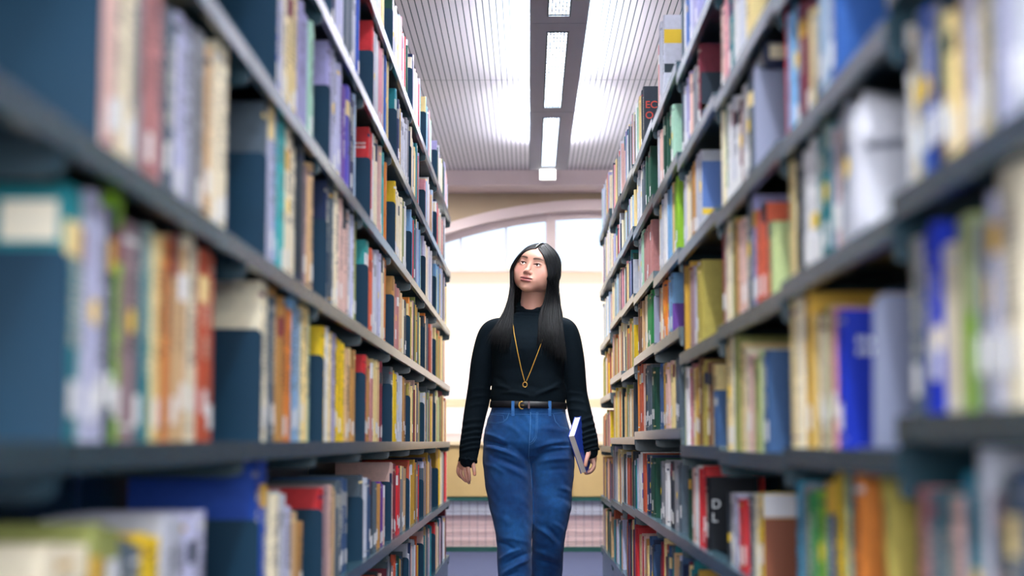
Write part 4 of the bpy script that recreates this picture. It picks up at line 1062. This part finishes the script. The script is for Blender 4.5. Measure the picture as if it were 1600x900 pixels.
# frilled cuff edges
def frill(c, ax_, r, depth=.012):
    ax_ = ax_.normalized(); u = ax_.orthogonal().normalized(); v = ax_.cross(u); V = []; Fc = []; n = 60
    for k, (o_, rr_) in enumerate(((-.012, r - .002), (0, r), (depth * .6, r + .0015), (depth, r + .001), (depth * .6, r - .002), (-.008, r - .004))):
        for j in range(n):
            a = 2 * math.pi * j / n; q = rr_ + (.0014 * math.sin(a * 13 + k) if 0 < k < 5 else 0)
            V.append(c + ax_ * (o_ + (.0016 * math.sin(a * 9) if k in (2, 3, 4) else 0)) + (u * math.cos(a) + v * math.sin(a)) * q)
    for k in range(5):
        for j in range(n): Fc.append((k * n + j, k * n + (j + 1) % n, (k + 1) * n + (j + 1) % n, (k + 1) * n + j))
    return child(obj('cuff', V, Fc, M_sweater, smooth=True))
frill(W(731.8, 717, -.013), W(731, 724, -.016) - W(733, 706, -.006), .0385)
frill(W(921.5, 703, -.002), W(922.5, 709, -.002) - W(919, 696, .002), .0375, .008)

# ------------------------------------------------------------------ jeans
jn = MB()
loft([(W(825.5, 631, 0), .1545, .106), (W(825.5, 642, 0), .158, .109), (W(824, 655, .002), .168, .115), (W(824, 672, .004), .181, .124), (W(825, 690, .006), .1895, .128), (W(825.5, 700, .006), .188, .118), (W(826, 712, .006), .17, .098), (W(826, 722, .006), .11, .06), (W(826, 727, .006), .03, .02)], n=64, pw=2.3, mbx=jn)
def leg(rings): loft([(W(cx, py, dy), hw * KX, hw * KX * kk) for (cx, py, hw, dy, kk) in rings], n=44, pw=2.15, mbx=jn)
leg([(793, 698, 37.5, .004, 1.15), (792.5, 714, 38.4, .0, 1.12), (793.5, 729, 38, -.006, 1.1), (795.5, 758, 36.8, -.022, 1.05), (799, 793, 33.4, -.042, 1.03), (801.5, 815, 30, -.055, 1.05), (803, 832, 28, -.062, 1.08), (803.5, 850, 26.5, -.064, 1.08),
     (804, 872, 26.5, -.070, 1.08), (805, 900, 26, -.080, 1.08), (806, 935, 25.5, -.092, 1.05), (806.5, 966, 26, -.10, 1.0)])
leg([(861, 698, 35, .006, 1.2), (862, 714, 35.2, .006, 1.15), (862.6, 729, 34.8, .002, 1.12), (862.3, 748, 33.2, -.002, 1.1), (861.8, 765, 31.4, -.006, 1.1), (861.6, 780, 31.2, -.010, 1.1), (861.2, 793, 31, -.012, 1.1), (859, 812, 28.6, -.012, 1.1),
     (857.4, 829, 26.5, -.006, 1.1), (856, 846, 25, .008, 1.12), (855, 864, 24.4, .035, 1.12), (854.5, 882, 24.2, .068, 1.12), (854, 900, 23.8, .10, 1.12), (853.5, 925, 23.6, .145, 1.1), (853, 952, 23.8, .19, 1.05)])
me_j, co_j = remesh(jn, .003, 16, 'jeans')
nj = normals(me_j, co_j)
jsegs = [(757, 678, 790, 690, 3.5, 3), (756, 688, 800, 703, -4, 3), (757, 697, 812, 716, 4.5, 3.5), (770, 712, 824, 735, -4, 3.5), (775, 722, 824, 748, 3, 4), (758, 725, 790, 738, 2, 4), (790, 664, 815, 682, 1.5, 4),
         (836, 700, 885, 690, 3, 3.5), (838, 712, 890, 702, -3, 3.5), (838, 722, 893, 716, 3, 4), (845, 735, 893, 733, -1.8, 4), (842, 670, 884, 676, 1.8, 4), (870, 760, 893, 770, 3, 4), (868, 772, 894, 786, -2.5, 4),
         (826, 655, 827, 712, 2, 3), (779, 842, 806, 853, -3, 3), (783, 836, 822, 842, 2.5, 4), (782, 868, 815, 852, 4.5, 3.2), (786, 876, 826, 858, -4, 3.2), (786, 890, 826, 868, 4.5, 3.5), (782, 900, 812, 884, -3, 3.5),
         (838, 820, 868, 846, 3.5, 3.5), (852, 818, 876, 846, -3.5, 3.5), (862, 812, 882, 832, 3, 3.5), (834, 856, 870, 872, 3, 4), (840, 872, 876, 884, -3, 4), (776, 800, 800, 818, 1.8, 5), (800, 770, 826, 790, 1.2, 6)]
co_j = co_j + nj * (2.3 * fold(co_j, nj, jsegs))[:, None]
# gentle all-over cloth unevenness
co_j = co_j + nj * (.0009 * np.sin(co_j[:, 2] * 95 + 3 * np.sin(co_j[:, 0] * 40)) * np.sin(co_j[:, 0] * 70 + co_j[:, 2] * 30))[:, None]
def denim():
    m = mat('blue_denim', hexc('1d5a9c'), rough=.8, spec=.2, noise=.16, nscale=55, bump=.45, bscale=1500)
    nt = m.node_tree; b = nt.nodes['Principled BSDF']; b.inputs['Sheen Weight'].default_value = .1
    n = nt.nodes.new('ShaderNodeTexNoise'); n.inputs['Scale'].default_value = 7; n.inputs['Detail'].default_value = 3
    tc = nt.nodes.new('ShaderNodeTexCoord'); nt.links.new(tc.outputs['Object'], n.inputs['Vector'])
    ramp = nt.nodes.new('ShaderNodeValToRGB'); ramp.color_ramp.elements[0].position = .4; ramp.color_ramp.elements[1].position = .68
    ramp.color_ramp.elements[0].color = (*hexc('0a3669'), 1); ramp.color_ramp.elements[1].color = (*hexc('185089'), 1)
    nt.links.new(n.outputs['Fac'], ramp.inputs[0])
    sc = [x for x in nt.nodes if x.type == 'VECT_MATH'][0]; nt.links.new(ramp.outputs[0], sc.inputs[0])
    return m
M_denim = denim()
jeans = finish(me_j, co_j, 'jeans', M_denim, person)
M_stitch = mat('pale_denim_seam', hexc('5288bd'), rough=.8)
bv_j = BVHTree.FromPolygons([tuple(v) for v in co_j], [tuple(p.vertices) for p in me_j.polygons])
bv_s = BVHTree.FromPolygons([tuple(v) for v in co_s], [tuple(p.vertices) for p in me_s.polygons])
def on(bv, px, py, off=.0008, back=False):
    p = W(px, py); hit = bv.ray_cast(Vector((p.x, YW - 1, p.z)), Vector((0, 1, 0)))
    return None if hit[0] is None else hit[0] + Vector((0, -off, 0))
def line_on(bv, pts, r, m, step=2.0, off=.0006, n=5):
    P_ = []
    for (x0, y0), (x1, y1) in zip(pts[:-1], pts[1:]):
        L_ = max(1, int(math.hypot(x1 - x0, y1 - y0) / step))
        for i in range(L_ + (1 if (x1, y1) == pts[-1] else 0)):
            q = on(bv, x0 + (x1 - x0) * i / L_, y0 + (y1 - y0) * i / L_, off)
            if q is not None: P_.append(q)
    if len(P_) > 1: m.tube(P_, r, n)
m = MB()
for off_ in (0, 1.6): line_on(bv_j, [(762, 660 + off_), (775, 661 + off_), (786, 659.5 + off_), (793, 654 + off_), (796, 646)], .00055, m)
line_on(bv_j, [(764, 648), (787, 650), (788, 657)], .0005, m)
for off_ in (0, 1.6): line_on(bv_j, [(864, 648), (867, 658 + off_), (874, 666 + off_), (887, 670 + off_)], .00055, m)
line_on(bv_j, [(829, 645), (828.5, 670), (827, 694), (826, 712)], .0009, m)
line_on(bv_j, [(840, 645), (839.5, 670), (838, 684), (833, 692), (827, 695)], .0005, m)
line_on(bv_j, [(838, 645), (837.5, 670), (836, 683), (831, 690), (827, 692.5)], .0005, m)
line_on(bv_j, [(769, 646), (800, 648), (828, 648.5)], .0005, m); line_on(bv_j, [(829, 648), (856, 648), (882, 645)], .0005, m)
line_on(bv_j, [(826, 712), (829.5, 735), (831, 760)], .0009, m)
child(m.build('stitching', M_stitch, None, smooth=True))
# belt
M_belt = mat('dark_leather', hexc('0c0c12'), rough=.45, spec=.35, noise=.2, nscale=30)
V = []; Fc = []; n = 96
prof = [(.0008, 638.8), (.0034, 638.4), (.0038, 633.5), (.0034, 628.8), (.0008, 628.4)]
for k, (o_, py) in enumerate(prof):
    for j in range(n):
        a = 2 * math.pi * j / n
        tt = (py - 627) / 14.0; rx = .1575 + .0035 * tt + o_; ry = .1095 + .003 * tt + o_
        ca, sa = math.cos(a), math.sin(a); c = W(825.5, py + 1.3 * math.cos(a) * 1.0)
        V.append((c.x + rx * math.copysign(abs(ca) ** (2 / 2.28), ca), c.y + ry * math.copysign(abs(sa) ** (2 / 2.28), sa), c.z))
for k in range(len(prof) - 1):
    for j in range(n): Fc.append((k * n + j, k * n + (j + 1) % n, (k + 1) * n + (j + 1) % n, (k + 1) * n + j))
belt = child(obj('belt', V, Fc, M_belt, smooth=True))
bv_b = BVHTree.FromPolygons([tuple(v) for v in V], Fc)
M_gold = mat('gold_metal', hexc('e3b05a'), rough=.28, metal=1.0)
def part_of(parent_obj, o):
    o.parent = parent_obj; o.matrix_parent_inverse = parent_obj.matrix_parent_inverse.copy() if parent_obj.parent else Matrix(); return o
def sub(parent_obj, o):        # child of a part of the woman, keeps its world position
    o.parent = parent_obj; o.matrix_parent_inverse = Matrix(); return o
m = MB()
bc = on(bv_b, 816, 634.5, .003)
pts = []; rad = []
for i in range(19):
    a = math.radians(60 + 240 * i / 18); pts.append(bc + Vector((.0125 * math.cos(a), -.001, .0155 * math.sin(a)))); rad.append(.0012 + .0026 * math.sin(math.pi * i / 18))
m.tube(pts, rad, 10); m.tube([bc + Vector((-.008, -.003, 0)), bc + Vector((.012, -.003, 0))], .0012, 8)
sub(belt, m.build('buckle', M_gold, None, smooth=True))
m = MB()
kp = on(bv_b, 826.5, 634, .001); m.box(kp.x - .004, kp.x + .004, kp.y - .003, kp.y + .004, kp.z - .015, kp.z + .015)
sub(belt, m.build('keeper', mat('brown_leather', hexc('4a3038'), rough=.4), None))
m = MB()
for (px, w) in ((802, 4.6), (858.5, 4.6)):
    a_ = on(bv_b, px, 630, .002) or W(px, 630, -.115); p0 = W(px - w / 2, 625); p1 = W(px + w / 2, 650)
    q = on(bv_j, px, 649, .001)
    m.prism([(a_.y - .0015, W(0, 628).z), (a_.y - .0015, W(0, 642).z), (q.y - .001, W(0, 651).z), (q.y + .004, W(0, 651).z), (a_.y + .004, W(0, 642).z), (a_.y + .004, W(0, 628).z)][::-1], 'x', p0.x, p1.x)
child(m.build('belt_loop', mat('belt_loop_denim', hexc('2c66a4'), rough=.8, noise=.1, nscale=200), None))
# necklace
m = MB()
line_on(bv_s, [(801.5, 500), (801.5, 505), (804, 525), (809, 552), (815, 580), (820, 598)], .0015, m, off=.0022, n=6)
line_on(bv_s, [(854, 508), (853, 518), (848, 533), (838, 560), (829, 583), (822.5, 598)], .0015, m, off=.0022, n=6)
nk_ = child(m.build('necklace', mat('mustard_cord', hexc('e0a83c'), rough=.55), None, smooth=True))
rc = on(bv_s, 820.5, 603, .004); m = MB()
m.tube([rc + Vector((.0088 * math.sin(a), 0, .0105 * math.cos(a))) for a in np.linspace(0, 2 * math.pi, 25)], .0020, 8, caps=False)
sub(nk_, m.build('ring_pendant', M_gold, None, smooth=True))
# shoes (below the frame of the photograph)
M_shoe = mat('white_canvas', hexc('d8d6d0'), rough=.7); M_sole = mat('rubber_sole', hexc('efeeea'), rough=.6)
def shoe(px, yank, lift, ang):
    e0 = MB(); n = 24; R_ = Matrix.Rotation(ang, 3, 'X'); V = []; Fc = []
    base = Vector(((px - 827) * KX, yank + .045, 0.0 + lift))
    secs = [(-.0, .022, .07), (-.03, .034, .085), (-.07, .036, .09), (-.12, .040, .065), (-.17, .043, .05), (-.21, .038, .042), (-.235, .024, .034), (-.245, .008, .025)]
    for (y, w, hgt) in secs:
        for j in range(n):
            a = 2 * math.pi * j / n; ca, sa = math.cos(a), math.sin(a)
            V.append(base + R_ @ Vector((w * ca, y + .03, .018 + max(0, hgt * (sa * .5 + .5)))))
    for i in range(len(secs) - 1):
        for j in range(n): Fc.append((i * n + j, i * n + (j + 1) % n, (i + 1) * n + (j + 1) % n, (i + 1) * n + j))
    Fc.append(tuple(range(n))); Fc.append(tuple(range((len(secs) - 1) * n, len(secs) * n)))
    e0.add(V, Fc); s_ = child(e0.build('shoe', M_shoe, None, smooth=True))
    V = []; Fc = []; out = [(w, y) for (y, w, _) in secs] + [(-w, y) for (y, w, _) in secs[::-1]]
    for z in (0, .022):
        for (x, y) in out: V.append(base + R_ @ Vector((x * 1.08, y * 1.01 + .03, z)))
    k = len(out); Fc = [tuple(range(k)), tuple(range(k, 2 * k))] + [(i, (i + 1) % k, k + (i + 1) % k, k + i) for i in range(k)]
    sub(s_, obj('sole', V, Fc, M_sole))
shoe(806.5, YW - .10, .0, 0)
shoe(853, YW + .24, .095, math.radians(24))

# ------------------------------------------------------------------ hair
def skull_r(d, off):
    """point on the head surface in local direction d, pushed out by off"""
    c = np.array((0, 0, -.005)); d = np.asarray(d) / np.linalg.norm(d)
    rs = np.arange(.15, .03, -.0015); s = head_sdf(c + d[None] * rs[:, None])
    k = np.argmax(s < 0); return c + d * (rs[k] + off)
hr = random.Random(5)
def strand(m, side, u, v, lay):
    """side -1 image left / +1 image right; u 0 front .. 1 back; v 0..1 spread; lay 0 inner..1 outer layer"""
    part = .010 + .004 * side * (1 - .5 * u)
    fy = .070 - .150 * u; z0 = .085 - .35 * max(0, fy - .02) ** 1.2 - .5 * max(0, -fy - .03)
    d0 = np.array((part, fy, z0))
    # side point: where the lock leaves the head at ear height
    ang = math.radians(np.interp(u, [0, .15, .35, .6, 1], [52, 62, 88, 120, 168] if side < 0 else [52, 60, 86, 118, 168]))
    off = .005 + .010 * lay + (.003 if side > 0 else 0)
    pts = []
    nk_ = 6; dz1 = hr.uniform(-.5, -.2)
    for i in range(nk_):
        t = i / (nk_ - 1)
        a = ang
        d1 = np.array((side * math.sin(a) * 1.0, math.cos(a), dz1))
        # sweep from the parting to the side, bulging sideways
        w = math.sin(t * math.pi / 2)
        d = (d0 / np.linalg.norm(d0)) * (1 - w) + d1 * w + np.array((side * .35, .10 * (1 - u), .12)) * math.sin(t * math.pi) * .5
        pts.append(skull_r(d, off * (.4 + .6 * t) + .004 * math.sin(t * math.pi)))
    P_ = [Vector(H2W(p)) for p in pts]
    last = P_[-1]
    # falling part
    if side < 0:
        if u < .42:     # in front of the shoulder
            k = u / .42
            ends = (W(763 + 35 * (1 - v) * (1 - .15 * k), 556 - 16 * v - hr.uniform(0, 16), -.128 + .02 * k))
            mid = W(795.5 + 6 * (1 - v), 474, -.055 + .02 * k - .006 * lay); mid2 = W(778 + 24 * (1 - v), 503, -.094 + .012 * k - .004 * lay)
        else:
            ends = W(775 + 45 * v, 560 + hr.uniform(-12, 8), .135); mid = W(797 + 26 * v, 470, .06 + .02 * lay); mid2 = W(787 + 30 * v, 510, .115)
    else:
        if u < .55:
            k = u / .55
            ends = W(841 + 42 * v, 534 + 30 * v ** .8 + hr.uniform(-10, 8), -.135 + .025 * k)
            mid = W(853 + 22 * v, 465, -.070 + .045 * v - .005 * lay); mid2 = W(841 + 37 * v, 500, -.104 + .022 * v - .004 * lay)
        else:
            ends = W(838 + 44 * v, 562 + hr.uniform(-12, 8), .13); mid = W(838 + 38 * v, 465, .075 + .015 * lay); mid2 = W(838 + 43 * v, 510, .115)
    P_ += [mid, mid2, mid2.lerp(ends, .5) + Vector((side * .003, -.004 if u < .5 else .004, 0)), ends]
    ends_j = Vector((hr.gauss(0, .007), 0, hr.gauss(0, .012))); P_[-1] = P_[-1] + ends_j; P_[-2] = P_[-2] + ends_j * .35
    j = Vector((hr.gauss(0, .0012), hr.gauss(0, .0012), 0))
    P_ = [p + j * (i / len(P_)) * 1.6 for i, p in enumerate(P_)]
    r0 = hr.uniform(.0011, .0022)
    rad = [r0 * .8] + [r0] * (len(P_) - 4) + [r0 * .85, r0 * .6, r0 * .15]
    p, r = densify(P_, rad, 4)
    q = np.array([list(a) for a in p])
    for _ in range(8): q[1:-1] = q[1:-1] * .5 + .25 * (q[:-2] + q[2:])
    m.tube([Vector(a) for a in q], r, 5, sm=True)
hm = MB()
for side, N_ in ((-1, 520), (1, 640)):
    for i in range(N_):
        u = hr.random() ** 1.1
        v = hr.random(); lay = hr.random()
        strand(hm, side, u, v, lay)
M_hair = mat('black_hair', hexc('0a0b0e'), rough=.36, spec=.35, noise=.25, nscale=80)
M_hair.node_tree.nodes['Principled BSDF'].inputs['Anisotropic'].default_value = .6
child(hm.build('hair', M_hair, None, smooth=True))

# ------------------------------------------------------------------ the book she carries
def held_book():
    C0 = W(893, 681.5, -.115); a = math.radians(20)
    nv = Vector((math.cos(a), -math.sin(a), 0)); wv = Vector((math.sin(a), math.cos(a), 0)); ph = math.radians(35)
    T = wv * math.cos(ph) + Vector((0, 0, 1)) * math.sin(ph); Fd = wv * math.sin(ph) - Vector((0, 0, 1)) * math.cos(ph)
    R_ = Matrix.Rotation(math.radians(-6), 3, 'Y')
    nv, T, Fd = R_ @ nv, R_ @ T, R_ @ Fd
    e = empty('book', C0)
    def P(n_, t_, f_): return nv * n_ + T * t_ + Fd * f_
    def hexa(m, n0, n1, t0, t1, f0, f1):
        v = [P(x, y, z) for z in (f0, f1) for y in (t0, t1) for x in (n0, n1)]
        m.add(v, [(0, 1, 3, 2), (4, 6, 7, 5), (0, 4, 5, 1), (2, 3, 7, 6), (0, 2, 6, 4), (1, 5, 7, 3)])
    Wd, L_, th = .135, .192, .030
    m = MB(); hexa(m, -th / 2, -th / 2 + .0028, -.003, Wd, -.003, L_ + .003); hexa(m, th / 2 - .0028, th / 2, -.003, Wd, -.003, L_ + .003); hexa(m, -th / 2, th / 2, Wd - .003, Wd, -.003, L_ + .003)
    m.build('cover', mat('royal_blue_cloth', hexc('2346b4'), rough=.4, spec=.5), e)
    m = MB(); hexa(m, -th / 2 + .0028, th / 2 - .0028, 0, Wd - .003, 0, L_); m.build('page_block', mat('book_page_edge', hexc('f0e6d4'), rough=.8, noise=.03, nscale=300), e)
    tag(e, 'small blue hardback held against the hip in the walking woman\'s left hand', 'book')
held_book()
